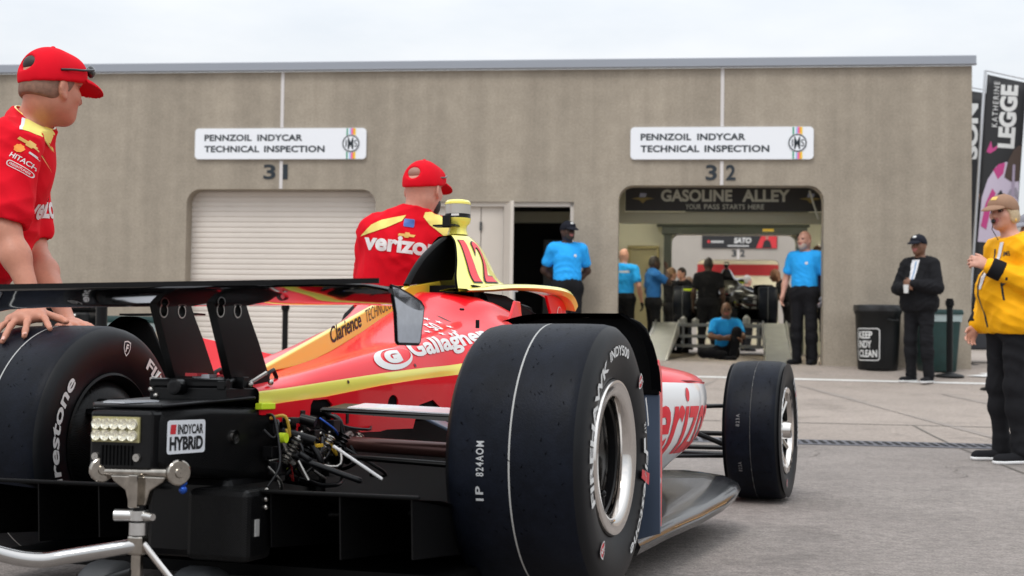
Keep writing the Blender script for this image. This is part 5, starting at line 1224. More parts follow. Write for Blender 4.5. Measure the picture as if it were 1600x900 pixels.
# ------------------------------------------------------------------ bins, posts, flags, cart
def bin_round(s, n):
    o = on_ground(s, n); t = thing('trash_bin', 'round black bin with white printed panel against the wall by the open garage', 'bin', Matrix.Translation(o))
    MB().lathe([(0, .001), (0, .245), (.03, .255), (.40, .275), (.72, .29), (.74, .305), (.80, .305), (.80, .285), (.1, .24), (.1, .001)], (0, 0, 0), (0, 0, 1), 48).build('body', BINB, t, sm=40)
    b = MB()
    for k in range(48):
        a = 2*math.pi*k/48; a2 = 2*math.pi*(k+1)/48
        r0 = .312+.006*math.sin(5*a); z0 = .835+.008*math.sin(7*a)
    b.lathe([(.76, .310), (.81, .318), (.84, .312), (.845, .285), (.80, .27)], (0, 0, 0), (0, 0, 1), 40); b.build('bag_edge', mat('black_bag', (.02, .021, .023), .3, bump=(14, .8, .02)), t, sm=60)
    b = MB()
    for a in (-1.15, 2.0): b.tube([(.29*math.cos(a-.25), .29*math.sin(a-.25), .66), (.345*math.cos(a-.15), .345*math.sin(a-.15), .64), (.345*math.cos(a+.15), .345*math.sin(a+.15), .64), (.29*math.cos(a+.25), .29*math.sin(a+.25), .66)], .014, 8)
    b.build('handle', BINB, t, sm=40)
    def wrap(vf, a0, z0, off=.003):
        v, f = subdivided(vf, .03); return [((.262+.030*(z0+p[1])/.72+off)*math.cos(a0+p[0]/.275), (.262+.030*(z0+p[1])/.72+off)*math.sin(a0+p[0]/.275), z0+p[1]) for p in v], f
    a0 = math.atan2(-1, -.2)-.62-.55
    sheet('printed_panel', [wrap(curve_mesh([rrect(0, 0, .33, .42, .04), rrect(.012, .012, .318, .408, .03)]), a0, .12)]+[wrap(fit(text_mesh(w, 1, .035), .035, y, x1, y+.095), a0, .12, .0035) for w, y, x1 in (('KEEP', .285, .235), ('INDY', .165, .225), ('CLEAN', .045, .295))], [LETW]*4, t)
bin_round(2.02, .36)
def bin_square(o, yaw, label):
    t = thing('trash_bin', label, 'bin', Matrix.Translation(o) @ Matrix.Rotation(yaw, 4, 'Z'), 'green square bins')
    rows = []
    for z, w in ((0, .19), (.02, .20), (.45, .225), (.74, .245)):
        rr = rrect(-w, -w, w, w, .06, 5); rows.append([(p[0], p[1], z) for p in rr+[rr[0]]])
    b = MB().grid(rows); b.add(rows[0], [tuple(range(len(rows[0])-1))]); b.build('body', BING, t, sm=40)
    rows = []
    for z, w in ((.735, .262), (.765, .268), (.80, .255), (.80, .20), (.72, .19)):
        rr = rrect(-w, -w, w, w, .06, 5); rows.append([(p[0], p[1], z) for p in rr+[rr[0]]])
    MB().grid(rows).build('rim', BING, t, sm=40)
    rows = []
    for z, w in ((.64, .246), (.70, .252), (.735, .256), (.74, .24)):
        rr = rrect(-w, -w, w, w, .06, 5); rows.append([(p[0]*(1+.01*math.sin(i*2.1)), p[1]*(1+.01*math.cos(i*1.7)), z+.006*math.sin(i*1.3)) for i, p in enumerate(rr)]); rows[-1].append(rows[-1][0])
    MB().grid(rows).build('bag_edge', BAGP, t, sm=60)
bin_square(on_ground(2.76, .40), .1, 'dark green square bin with pale bag behind the man in the black jacket')
bin_square(Vector((-3.70, 13.0, gz(-3.7, 13.0))), .3, 'dark green square bin seen under the rear wing at the left')
tb = thing('equipment_case', 'black plastic case on the ground left of the green bin under the rear wing', 'case', Matrix.Translation(Vector((-4.25, 13.0, gz(-4.25, 13)))))
MB().box((0, 0, .42), (.45, .4, .84)).build('body', BINB, tb, bevel=.03); MB().box((0, 0, .87), (.48, .43, .06)).build('lid', BLKM, tb, bevel=.02); MB().tube([(-.12, -.22, .80), (-.12, -.26, .80), (.12, -.26, .80), (.12, -.22, .80)], .012, 8).build('handle', ALU, tb, sm=40)
def post(o, h, label, group='black belt barrier posts'):
    t = thing('barrier_post', label, 'post', Matrix.Translation(o), group)
    MB().lathe([(0, .001), (0, .175), (.012, .178), (.028, .165), (.05, .06), (.07, .036), (.07, .001)], (0, 0, 0), (0, 0, 1), 36).build('base', BINB, t, sm=40)
    MB().tube([(0, 0, .05), (0, 0, h-.10)], .038, 20).build('pole', BLK, t, sm=40)
    c = MB().lathe([(h-.115, .034), (h-.11, .042), (h-.012, .042), (h, .034), (h, .001)], (0, 0, 0), (0, 0, 1), 20).build('belt_cassette', BLKM, t, sm=40)
    for a in range(4): MB().box((.045*math.cos(a*math.pi/2), .045*math.sin(a*math.pi/2), h-.06), (.016, .016, .06)).build('belt_clip', BLK, c)
    return t
post(on_ground(2.79, 1.05), .98, 'black barrier post between the green bin and the woman in yellow')
post(on_ground(3.05, 2.35), .98, 'black barrier post, round foot showing behind the legs of the woman in yellow')
post(Vector((-2.92, 17.35, gz(-2.92, 17.35))), .80, 'black barrier post in front of the closed roller door, seen below the rear wing')
pa = Vector((-2.20, 9.0, gz(-2.2, 9.0))); pb = Vector((-2.76, 9.05, gz(-2.76, 9.05))); pc = Vector((-3.3, 9.15, gz(-3.3, 9.15)))
post(pa, 1.085, 'black barrier post holding the right end of the belt behind the rear wing')
post(pb, 1.06, 'black barrier post under the belt, left of the green bin behind the rear wing')
b = MB(); n_ = 9
for i in range(n_):
    a = pa.lerp(pc, i/n_)+Vector((0, 0, 1.035)); c = pa.lerp(pc, (i+1)/n_)+Vector((0, 0, 1.035)); up = Vector((0, 0, .024))
    b.use(0).add([a-up, c-up, c+up, a+up], [(0, 1, 2, 3)])
    m = a.lerp(c, .5); d = (c-a).normalized()*.012; q = Vector((0, -.002, 0)); b.use(1).add([m-d-up*.5+q, m+d-up*.5+q, m+d+up*.5+q, m-d+up*.5+q], [(0, 1, 2, 3)])
o = b.build('barrier_belt', [BLKM, mat('belt_mark', (.40, .16, .18), .6)]); tag(o, 'black belt with small pink marks stretched behind the rear wing', 'barrier belt')
m_ = o.modifiers.new('thick', 'SOLIDIFY'); m_.thickness = .002
# flags
def flag(x, y, z0, z1, lean, w, label, words, pic):
    base = Vector((x, y, z0)); t = thing('banner_flag', label, 'flag', Matrix.Translation(base) @ Matrix.Rotation(lean, 4, 'Y'), 'tall printed flags beyond the building corner')
    H = z1-z0
    MB().tube([(0, 0, 0), (0, 0, H)], .022, 12).build('pole', POLEA, t, sm=40)
    MB().tube([(0, 0, H), (w+.08, 0, H-.10)], .012, 8).build('cross_arm', POLEA, t, sm=40)
    MB().lathe([(0, .001), (0, .25), (.03, .25), (.05, .05), (.3, .03)], (0, 0, 0), (0, 0, 1), 20).build('foot', BLK, t, sm=40)
    rows = [[(.035+w*u, .012*math.sin(5*u+v*7), H-.06-.09*u-(H-.9)*v) for u in np.linspace(0, 1, 9)] for v in np.linspace(0, 1, 24)]
    cl = MB().grid(rows).build('cloth', BANB, t, sm=80); m = cl.modifiers.new('thick', 'SOLIDIFY'); m.thickness = .004
    bb = bvh_of(cl); up = lambda vf, o: decal(([(q[0], q[1], 0) for q in vf[0]], vf[1]), o, (0, -0, 1), (-1, 0, 0), bb, .006, .08, .6)
    fl = lambda vf: decal(vf, (0, 0, 0), (1, 0, 0), (0, 0, 1), bb, .004, .08, .6)
    if words: sheet('lettering', [up(fit(text_mesh(s_, 1, bo, 0, sp), 0, 0, l, hgt), (xx, 0, zz)) for s_, bo, sp, l, hgt, xx, zz in words], [LETW]*len(words), cl)
    for i, (m, shp) in enumerate(pic): sheet('picture', [decal(curve_mesh([shp]), (0, 0, 0), (1, 0, 0), (0, 0, 1), bb, .005+.002*i, .08, .6)], [m], cl)
H1 = 4.65
flag(7.10, 21.0, .30, 4.95, R(3.6), .62, 'black flag with large white letters and pink signature behind the woman in yellow',
     [('LEGGE', .05, 1, 1.0, .27, .53, H1-1.20), ('KATHERINE', .0, 1.3, .72, .085, .24, H1-.88)],
     [(mat('flag_magenta', (.50, .05, .22), .6), [(.10, H1-1.28), (.16, H1-1.10), (.19, H1-1.22), (.30, H1-1.14), (.24, H1-1.24), (.16, H1-1.30)]), (PALEP, [(.05, H1-2.7), (.07, H1-2.0), (.14, H1-1.72), (.26, H1-1.50), (.40, H1-1.42), (.60, H1-1.40), (.645, H1-1.5), (.645, H1-2.7)]), (mat('flag_magenta', (.50, .05, .22), .6), [(.22, H1-1.56), (.30, H1-1.46), (.40, H1-1.43), (.38, H1-1.60), (.30, H1-1.70)]), (HAIRP, [(.40, H1-1.66), (.44, H1-1.40), (.52, H1-1.22), (.60, H1-1.14), (.645, H1-1.14), (.645, H1-1.70), (.52, H1-1.72)]), (mat('flag_magenta', (.50, .05, .22), .6), [(.08, H1-2.45), (.13, H1-2.1), (.22, H1-1.85), (.28, H1-1.92), (.22, H1-2.15), (.17, H1-2.5)]), (BANB, [(.22, H1-2.3), (.30, H1-1.95), (.36, H1-1.86), (.40, H1-1.92), (.33, H1-2.05), (.27, H1-2.4)]), (mat('flag_grey', (.30, .27, .33), .6), [(.42, H1-2.05), (.50, H1-1.85), (.60, H1-1.80), (.645, H1-1.9), (.645, H1-2.0), (.58, H1-1.92), (.50, H1-1.98), (.46, H1-2.2), (.42, H1-2.2)]), (mat('flag_shade', (.36, .30, .40), .6), [(.52, H1-1.45), (.56, H1-1.45), (.60, H1-2.7), (.54, H1-2.7)])])
H2 = 4.75
flag(7.42, 22.6, .30, 5.0, R(1.0), .62, 'black flag with a portrait print half hidden by the building corner', [('SON', .05, 1, .95, .22, .34, H2-1.30)],
     [(SKINP, [(.40, H2-2.35), (.38, H2-1.9), (.46, H2-1.62), (.60, H2-1.60), (.64, H2-2.3), (.52, H2-2.55)]), (HAIRP, [(.38, H2-1.85), (.40, H2-1.58), (.50, H2-1.42), (.64, H2-1.42), (.64, H2-1.62), (.46, H2-1.66)]), (PALEP, [(.38, H2-3.1), (.40, H2-2.9), (.56, H2-2.7), (.5, H2-3.1)])])
flag(7.98, 20.6, .30, 4.9, R(2.6), .62, 'black flag on a grey pole at the right edge of the photograph', [], [(PALEP, [(.1, 1.0), (.1, 2.4), (.5, 2.6), (.6, 1.0)])])
ct = thing('utility_cart', 'small dark cart parked beyond the building corner behind the woman in yellow', 'cart', Matrix.Translation(Vector((8.0, 23.0, gz(8.0, 23)))))
b = MB().prism([(-.9, -.55, .22), (.9, -.55, .22), (.9, -.55, .62), (.35, -.55, .68), (.25, -.55, .95), (-.85, -.55, .98)], (0, 1.1, 0)); b.build('body', mat('cart_navy', (.02, .024, .035), .35, coat=.5), ct, bevel=.03)
for x in (-.6, .6):
    for y in (-.5, .5):
        w_ = MB().lathe([(-.07, .1), (-.07, .18), (-.05, .2), (.05, .2), (.07, .18), (.07, .1)], (x, y, .2), (0, 1, 0), 24).build('wheel', RUB, ct, sm=40); MB().lathe([(-.06, .001), (-.06, .1), (.06, .1), (.06, .001)], (x, y, .2), (0, 1, 0), 16).build('hub', STEEL, w_, sm=40)
for y in (-.5, .5): MB().tube([(-.8, y, .95), (-.75, y, 1.75), (.2, y, 1.75), (.3, y, .95)], .025, 8).build('roof_post', BLK, ct, sm=40)
MB().box((-.28, 0, 1.78), (1.2, 1.15, .05)).build('roof', BLKM, ct, bevel=.02)

# ------------------------------------------------------------------ inspection platform and the dark car on it
PB = fp(-.03, -.85, .342); hp = R(10.0)
PM = Matrix.Translation(PB) @ Matrix.Rotation(math.pi/2-hp, 4, 'Z')
PT = thing('inspection_platform', 'aluminium platform with two ramps standing inside the open garage', 'platform', PM)
for side in (-1, 1):
    y = .88*side
    b = MB().prism([(0, y-.18, .0), (3.4, y-.18, .55), (3.4, y-.18, .59), (0, y-.18, .02)], (0, .36, 0)); r_ = b.build('ramp', mat('ramp_plate', (.24, .24, .22), .5, metal=.6, vary=[(6, .85, 1.1)]), PT, bevel=.004)
    b = MB().prism([(0, y-.20, .0), (3.4, y-.20, .40), (3.4, y-.20, .63), (0, y-.20, .03)], (0, .025, 0)); b.prism([(0, y+.18, .0), (3.4, y+.18, .40), (3.4, y+.18, .63), (0, y+.18, .03)], (0, .025, 0)); b.build('ramp_rail', ALU, r_)
    b = MB().box((6.2, y, .565), (5.6, .50, .05)); b.build('runway', ALU, PT, bevel=.005)
    for x in (3.5, 5.2, 7.0, 8.8): MB().box((x, y+.2*side, .27), (.08, .08, .54)).build('leg', ALU, PT)
b = MB()
for z in (.55, .36, .20): b.box((3.42, 0, z), (.08, 1.5, .05))
for z in (.55, .17): b.box((6.0, 0, z), (.08, 1.5, .06))
for yy in (-.62, .62): b.box((3.44, yy, .35), (.04, .04, .38))
b.build('cross_beam', mat('beam_metal', (.20, .20, .185), .45, metal=.7), PT)
for yy in (-.3, .25):
    pass
FARM = Matrix.Translation(PB) @ Matrix.Rotation(math.pi/2-hp, 4, 'Z') @ Matrix.Translation((6.25, -.02, .592))
FCB = mat('far_car_black', (.012, .012, .014), .3, coat=.8); FCW = mat('far_car_white', (.6, .6, .6), .35, coat=.6)
fc = copy_tree(CAR, skip=('gearbox_fitting', 'hose', 'damper', 'panel_', 'flank_', 'fin_lettering', 'star_ring', 'race_number', 'guard_lettering', 'pillar_mark', 'crash_label', 'rear_wing', 'wing_pylon', 'sidewall', 'scuff', 'tread_stamp', 'pod_label', 'marker_tape', 'pale_patch', 'fixing_bolt', 'rain_light', 'rating_plate', 'spine_fin', 'upper_fin', 'fin_edge'),
               remap={'red_paint': FCB, 'yellow_paint': FCB, 'white_paint': FCW, 'deep_yellow_paint': LIME, 'chrome': BLK, 'grey_white_arm': FCB})
fc.matrix_world = FARM; fc['label'] = 'black race car without its rear wing standing on the platform in the garage'
MB().box((-.35, .55, .62), (.1, .42, .035)).build('marker_board', LIME, fc); MB().box((1.6, -.29, .83), (.6, .12, .03)).build('marker_board', LIME, fc)
b = MB(); b.ball((.25, -.25, .60), .10, 12, (2.0, 1.0, .35)); b.ball((.1, -.5, .52), .09, 12, (1.8, 1.1, .3)); b.ball((.45, -.1, .70), .06, 12, (1.5, 1, .6)); b.build('cover_cloth', FCW, fc, sm=60)
b = MB(); b.tube([(1.0, -.02, 1.08), (1.0, -.02, 1.12)], .05, 12)
for i, (yy, hh) in enumerate(((-.62, .16), (.22, .13), (.42, .2), (-.42, .12))):
    tt = thing('oil_jug', ('white jug at the left on the platform edge behind the sitting man', 'small white jug second from the right behind the sitting man', 'taller white jug at the right behind the sitting man', 'short white jug next to the left one behind the sitting man')[i], 'jug', PM @ Matrix.Translation((3.44, -yy, .578)), 'white jugs on the platform edge')
    hh *= .7; MB().lathe([(0, .001), (0, .06), (hh*.7, .06), (hh*.85, .03), (hh, .02), (hh, .001)], (0, 0, 0), (0, 0, 1), 16).build('body', mat('jug_plastic', (.22, .22, .21), .4), tt, sm=40); MB().lathe([(hh, .022), (hh+.02, .022), (hh+.02, .001)], (0, 0, 0), (0, 0, 1), 12).build('cap', BLKL, tt)

# ------------------------------------------------------------------ people
OFF = 'officials in blue polo shirts'
BEHIND = dict(elL=(-.11, .275, 1.15), elR=(-.11, -.275, 1.15), wrL=(-.17, .07, .95), wrR=(-.17, -.05, .97))
def badge(sh, J, Hf, base, root, yaw, m=LETW, y=.085, z=1.33, s=1., txt=None):
    Rz = rotz(yaw); o = J['chest']+Rz @ V(0, y, z-1.30)*s-base; f = Rz @ V(1, 0, 0); l = Rz @ V(0, 1, 0)
    vf = curve_mesh([circ(0, 0, .02, 16)]); bb = bvh_of(sh)
    sheet('shirt_badge', [decal(vf, o, l, (0, 0, 1), bb, .003, .02, .8)], [m], sh)
a = person('man in blue shirt and black cap, hands behind his back at the entrance door', on_ground(-2.05, .42), R(-83), skin_=SK3, cap_=CNAV, capbadge=LETW, head_yaw=R(22), pose=BEHIND, glasses=SHADE, group=OFF, s=1.075, h=.008, beard=HAIRK, wide=1.04)
badge(a[2], a[3], a[4], a[5], a[0], R(-83))
yw = R(-128)
a = person('bald man with white beard in blue shirt at the right jamb of the garage', fp(1.16, -.45, .342), yw, skin_=SK2, h=.008, s=1.045, group=OFF, beard=mat('white_stubble', (.46, .36, .31), .7), head_yaw=R(-12), wide=1.06,
           pose=dict(elL=(-.10, .26, 1.12), wrL=(.02, .28, .90), elR=(-.02, -.28, 1.13), wrR=(.10, -.27, .90)))
badge(a[2], a[3], a[4], a[5], a[0], yw)
b = MB(); J = a[3]; bs = a[5]
b.tube([Vector(J['elL']*.9+J['shL']*.1-bs), Vector(J['elL']*.5+J['wrL']*.5-bs), Vector(J['wrL']-bs)], [.055, .052, .040], 12); b.build('arm_sleeve', CBLK, a[0], sm=60)
sdf_obj('glove', hand(J['wrL'], unit(J['wrL']-J['elL']), rotz(yw) @ V(0, 1, 0), rotz(yw) @ V(1, 0, 0), .35, 1.18), .009, [CGRY], a[0], bs)
person('sandy haired person half hidden behind the bald man at the right jamb', Vector((4.50, 19.75, .342)), R(-100), skin_=SK2, shirt=mat('violet_cloth', (.02, .025, .10), .85), hair=HAIRR, h=.014, s=.98)
a = person('bald man in blue shirt seen from behind, left side of the garage', Vector((1.84, 22.2, .342)), R(72), skin_=SK2, h=.013, group=OFF, s=1.02, pose=dict(elR=(-.06, -.27, 1.14), wrR=(.02, -.30, .90)))
J = a[3]; sdf_obj('glove', hand(J['wrR'], unit(J['wrR']-J['elR']), rotz(R(72)) @ V(0, -1, 0), rotz(R(72)) @ V(1, 0, 0), .4, 1.15), .01, [CBLK], a[0], a[5])
bb = bvh_of(a[2]); Rz = rotz(R(72)); sheet('back_print', [decal(([(x, 0, 0), (x+.022, 0, 0), (x+.022, .035, 0), (x, .035, 0)], [(0, 1, 2, 3)]), J['chest']+Rz @ V(-.3, 0, .06)-a[5], Rz @ V(0, -1, 0), (0, 0, 1), bb, .003, .03, .8) for x in (-.11, -.08, -.05, -.02, .01, .04, .07, .10)], [LETW]*8, a[2])
person('man in dull blue shirt raising a hand to his face in the garage', Vector((2.42, 23.0, .342)), R(15), skin_=SK3, hair=HAIRK, shirt=CDBL, h=.013, s=.98, pose=dict(elR=(.20, -.24, 1.28), wrR=(.20, -.10, 1.54), elL=(-.02, .25, 1.14), wrL=(.16, .22, .98)), handR=dict(n=rotz(R(15)) @ V(.5, -1, 0), t=(0, 0, 1), d=(0, .2, 1)))
person('brown haired woman in black, arms folded, by the dark car', Vector((3.10, 26.2, .342)), R(20), skin_=SK2, hair=HAIRR, shirt=CBLK, h=.013, s=.95, pose=dict(elL=(.06, .25, 1.12), wrL=(.26, .02, 1.13), elR=(.06, -.25, 1.12), wrR=(.24, .06, 1.17)), handL=dict(n=(0, 0, 1), t=(1, 0, 0)), handR=dict(n=(0, 0, 1), t=(1, 0, 0)))
person('man in black shirt standing behind the brown haired woman', Vector((3.42, 27.0, .342)), R(-150), skin_=SK2, hair=HAIRK, shirt=CBLK, h=.014, s=.98)
person('person in black seen from behind at the tail of the dark car', Vector((3.44, 23.55, .342)), R(78), skin_=SK3, hair=HAIRK, shirt=CBLK, h=.013, s=.99, wide=1.1)
person('bald man in black leaning over the right wheel of the dark car', Vector((5.22, 25.3, .342)), R(165), skin_=SK4, shirt=CBLK, h=.013, s=.98, wide=1.08, pose=dict(chest=(.10, 0, 1.26), neck=(.17, 0, 1.41), head=(.27, 0, 1.55), shL=(.12, .19, 1.36), shR=(.12, -.19, 1.36), elL=(.22, .28, 1.12), elR=(.22, -.28, 1.12), wrL=(.42, .22, 1.24), wrR=(.42, -.22, 1.24)), head_tilt=.3, handL=dict(n=(0, 0, 1), t=(0, 1, 0)), handR=dict(n=(0, 0, 1), t=(0, -1, 0)))
person('grey haired man in a navy top beyond the dark car', Vector((5.45, 31.2, .34)), R(20), skin_=SK2, hair=HAIRG, shirt=CNAV, h=.015)
person('person in a dark cap far beyond the dark car', Vector((6.65, 35.5, .34)), R(-100), skin_=SK2, cap_=CNAV, capbadge=LETW, shirt=CNAV, h=.016, s=.97)
person('person in an orange vest far beyond the left wheel of the dark car', Vector((4.15, 31.5, .34)), R(180), skin_=SK2, hair=HAIRR, shirt=mat('orange_cloth', (.80, .22, .02), .8), h=.015, s=.98)
SIT = dict(pelvis=(0, 0, .125), waist=(.02, 0, .26), chest=(.07, 0, .45), neck=(.085, 0, .625), head=(.125, 0, .775), shL=(.085, .18, .565), shR=(.085, -.18, .565), elL=(.22, .25, .37), wrL=(.38, .04, .37), elR=(.22, -.24, .36), wrR=(.39, .13, .32),
           hipL=(.02, .10, .115), hipR=(.02, -.10, .115), kneeL=(.36, .15, .44), ankL=(.40, .10, .09), toeL=(.56, .10, .03), kneeR=(.34, -.36, .11), ankR=(.46, -.06, .085), toeR=(.56, .06, .04))
a = person('man in blue shirt and glasses sitting on the ground before the platform', Vector((3.37, 21.15, .342)), R(-96), skin_=SK4, hair=None, pose=SIT, group=OFF, h=.011, glasses=SHADE, handL=dict(n=(0, 0, 1), t=(1, 0, 0)), handR=dict(n=(1, 0, .3), t=(0, 0, 1)), wide=.96)
HOLD = dict(shL=(-.01, .168, 1.40), shR=(-.01, -.168, 1.40), elL=(.05, .26, 1.12), elR=(.05, -.26, 1.12), wrL=(.25, .05, 1.17), wrR=(.25, -.05, 1.12))
yw = R(-136)
a = person('man in black jacket and cap holding a cup at his chest by the bins', on_ground(2.30, 1.72), yw, skin_=SK4, shirt=CBLK, kind='jacket', long=True, cap_=CNAV, capbadge=LETW, s=1.01, pose=HOLD, wide=.93, h=.008,
           handL=dict(n=rotz(yw) @ V(.4, 1, 0), t=(0, 0, 1), d=rotz(yw) @ V(.3, -1, .1), curl=.9), handR=dict(n=rotz(yw) @ V(.4, -1, 0), t=(0, 0, 1), d=rotz(yw) @ V(.3, 1, .2), curl=.9), belly=.02, sole=SOLE)
bb = bvh_of(a[2]); J = a[3]; Rz = rotz(yw)
sheet('shirt_front', [decal(curve_mesh([[(-.035, -.10), (.03, -.14), (.05, .14), (-.05, .14)]]), J['chest']+Rz @ V(.3, 0, .02)-a[5], Rz @ V(0, 1, 0), (0, 0, 1), bb, .004, .02, .8), decal(curve_mesh([[(-.005, -.16), (.012, -.16), (.02, .12), (.006, .12)]]), J['chest']+Rz @ V(.3, 0, .02)-a[5], Rz @ V(0, 1, 0), (0, 0, 1), bb, .006, .02, .8)], [CWHT, mat('lanyard_blue', (.12, .25, .45), .6)], a[2])
cu = J['wrL']*.5+J['wrR']*.5+Rz @ V(.06, 0, -.02)
t = thing('paper_cup', 'small white cup held by the man in the black jacket', 'cup', Matrix.Translation(Vector(cu)))
MB().lathe([(-.07, .001), (-.07, .026), (.03, .034), (.03, .028)], (0, 0, 0), (0, 0, 1), 20).build('cup_body', LETW, t, sm=40)
# woman in yellow
yw = R(-170); Rz = rotz(yw)
WP = dict(chest=(-.02, 0, 1.30), waist=(.02, 0, 1.10), neck=(-.02, 0, 1.47), head=(.04, 0, 1.640), shL=(-.02, .165, 1.395), elL=(-.10, .27, 1.12), wrL=(.225, .13, 1.285), elR=(-.03, -.235, 1.13), wrR=(.12, -.20, .89), shR=(-.01, -.165, 1.405))
WF = Vector((3.165, 8.56, gz(3.165, 8.56)))
a = person('older woman in yellow jacket and tan cap blowing a whistle at the right edge', WF, yw, skin_=SK2, shirt=CAMB, kind='jacket', long=True, cuff=CBLK, cap_=CTAN, capbadge=GOLD, hair=HAIRB, s=.965, pose=WP, belly=.035, h=.0075, sole=SOLE, wide=.90, slim=1.22, head_yaw=R(22), leg_w=-.008, head_s=.96,
           handL=dict(d=Rz @ V(1, -.25, .35), n=Rz @ V(.2, 1, .35), t=(0, 0, 1), curl=.75))
J = a[3]; Hf = a[4]; bs = a[5]; c = J['head']; q = lambda x, y, z: Vector(c+Hf @ (V(x, y, z)*.965))
t = thing('whistle', 'black whistle in the mouth of the woman in yellow', 'whistle', Matrix.Translation(q(.10, 0, -.058)))
b = MB(); b.ball((0, 0, 0), .015, 12); b.tube([Vector((0, 0, .004)), Vector(Hf @ V(-.022, 0, .008))], .007, 8); b.tube([(0, 0, 0), Vector(Hf @ V(.012, .0, -.05)), Vector(Hf @ V(-.01, .03, -.12))], .003, 6); b.build('whistle_body', SHADE, t, sm=50)
b = MB()
for y in (.086, -.086): b.ball(tuple(q(-.018, y, -.048)-Vector(bs)), .007, 8, (1, 1, 1.6))
b.build('earring', GOLD, a[0], sm=50)
bb = bvh_of(a[2])
def jk(vf, o, off=.003): return decal(vf, J['chest']+Rz @ V(*o)-bs, Rz @ V(0, 1, 0), (0, 0, 1), bb, off, .02, 1.0)
sheet('jacket_zip', [jk(curve_mesh([[(-.008, -.40), (.008, -.40), (.008, .10), (-.008, .10)]]), (.4, -.01, 0))], [BLKL], a[2])
def js(vf, o, off=.003): return decal(vf, J['chest']+Rz @ V(*o)-bs, Rz @ V(-1, 0, 0), (0, 0, 1), bb, off, .02, 1.2)
sheet('pocket_zip', [js(curve_mesh([[(-.018, .0), (-.008, .0), (.014, -.14), (.004, -.14)]]), (.15, .5, -.09))], [BLKL], a[2])
sheet('lanyard', [jk(curve_mesh([[(-.014, -.16), (.014, -.16), (.05, .14), (.02, .14)]]), (.4, .02, 0), .006)], [CWHT], a[2])
sheet('collar_trim', [js(curve_mesh([[(-.05, .02), (.05, .0), (.06, .06), (-.02, .09)]]), (-.04, .5, .12))], [CBLK], a[2])
sheet('jacket_print', [jk(fit(text_mesh('IMS', 1, .02), -.03, 0, .03, .03), (.4, .105, .05))], [BLKL], a[2])
person('person in grey cap and dark clothes behind the woman in yellow', Vector((3.80, 9.75, gz(3.8, 9.75))), R(-160), skin_=SK2, shirt=CNAV, cap_=CGRY, h=.012, s=.965, kind='jacket', long=True)

# crew member at the left, both hands on the left rear tyre (world coordinates)
LT = CARM @ Vector((0, .783, .35))
def on_tyre(x, y, lift=.0):      # point on the tread of the left rear tyre, x forward / y left in car axes
    return np.array(CARM @ Vector((x, y, .35+math.sqrt(max(0, (.35+lift)**2-x*x)))))
P1 = dict(pelvis=(-1.90, 4.62, .90), waist=(-1.765, 4.58, 1.04), chest=(-1.70, 4.54, 1.255), neck=(-1.625, 4.50, 1.435), head=(-1.548, 4.48, 1.555), shR=(-1.600, 4.29, 1.345), shL=(-1.735, 4.73, 1.34), elR=(-1.590, 4.205, 1.065), elL=(-1.68, 4.70, 1.045),
          wrR=tuple(on_tyre(-.03, .885, .055)), wrL=tuple(on_tyre(.19, .93, .06)), hipL=(-1.93, 4.72, .87), hipR=(-1.92, 4.52, .87), kneeL=(-1.95, 4.75, .47), kneeR=(-1.92, 4.50, .46), ankL=(-2.05, 4.78, .09), ankR=(-2.02, 4.50, .09), toeL=(-1.88, 4.82, .03), toeR=(-1.85, 4.47, .03))
w = np.array(P1['wrR'])
def finger(pts, r0, r1): return [cap(pts[i], pts[i+1], r0+(r1-r0)*i/(len(pts)-1), r0+(r1-r0)*(i+1)/(len(pts)-1), .006) for i in range(len(pts)-1)]
kn = [on_tyre(-.115, .905, .030), on_tyre(-.120, .875, .036), on_tyre(-.105, .845, .036), on_tyre(-.080, .822, .032)]     # knuckles little -> index
tip = [on_tyre(-.190, .905, .008), on_tyre(-.205, .858, .008), on_tyre(-.180, .800, .009), on_tyre(-.130, .748, .009)]
HR = [cap(w, (kn[1]+kn[2])/2, .027, .026, .02), cap(w+(kn[0]-w)*.3, kn[0], .022, .016, .02), cap(w+(kn[3]-w)*.3, kn[3], .023, .017, .02), cap(kn[0], kn[1], .015, .016, .012), cap(kn[1], kn[2], .016, .016, .012), cap(kn[2], kn[3], .016, .015, .012)]
for i in range(4):
    m1 = kn[i]*.55+tip[i]*.45+np.array([0, 0, .010]); m2 = kn[i]*.24+tip[i]*.76+np.array([0, 0, .004]); r = (.0090, .0102, .0106, .0102)[i]
    HR += finger([kn[i], m1, m2, tip[i]], r*1.12, r*.86)
HR += [ell(tip[i]+np.array([.004, -.004, .0075]), (.0062, .0062, .0035), np.eye(3), .001, own=3) for i in range(4)]
HR += finger([w*.55+kn[3]*.45, on_tyre(-.02, .80, .020), on_tyre(-.035, .765, .012)], .0145, .0105)
wl = np.array(P1['wrL']); HL = hand(wl, unit(on_tyre(.10, .80, .02)-wl), (0, 0, 1), (-1, -.3, 0), .12)
ch = R(20)
a = person('crew man in red and yellow shirt leaning both hands on the left rear tyre', (-2.0, 4.62, gz(-2.0, 4.62)), 0, world=True, pose=P1, skin_=SK1, shirt=CRED, trousers=CBLK, cap_=CRED, hair=mat('cropped_hair', (.20, .105, .07), .7, vary=[(60, .7, 1.2)]), head_yaw=R(55), head_tilt=.05, sleeve_w=.010, h=.0060, handR=HR, handL=HL, hole=True, wide=1.02, sleeve=.80, group='crew in red shirts', cap_up=.004)
MAN1 = a
root, body, sh, J, Hf, bs = a
q = lambda x, y, z: Vector(J['head']+Hf @ V(x, y, z)-bs)
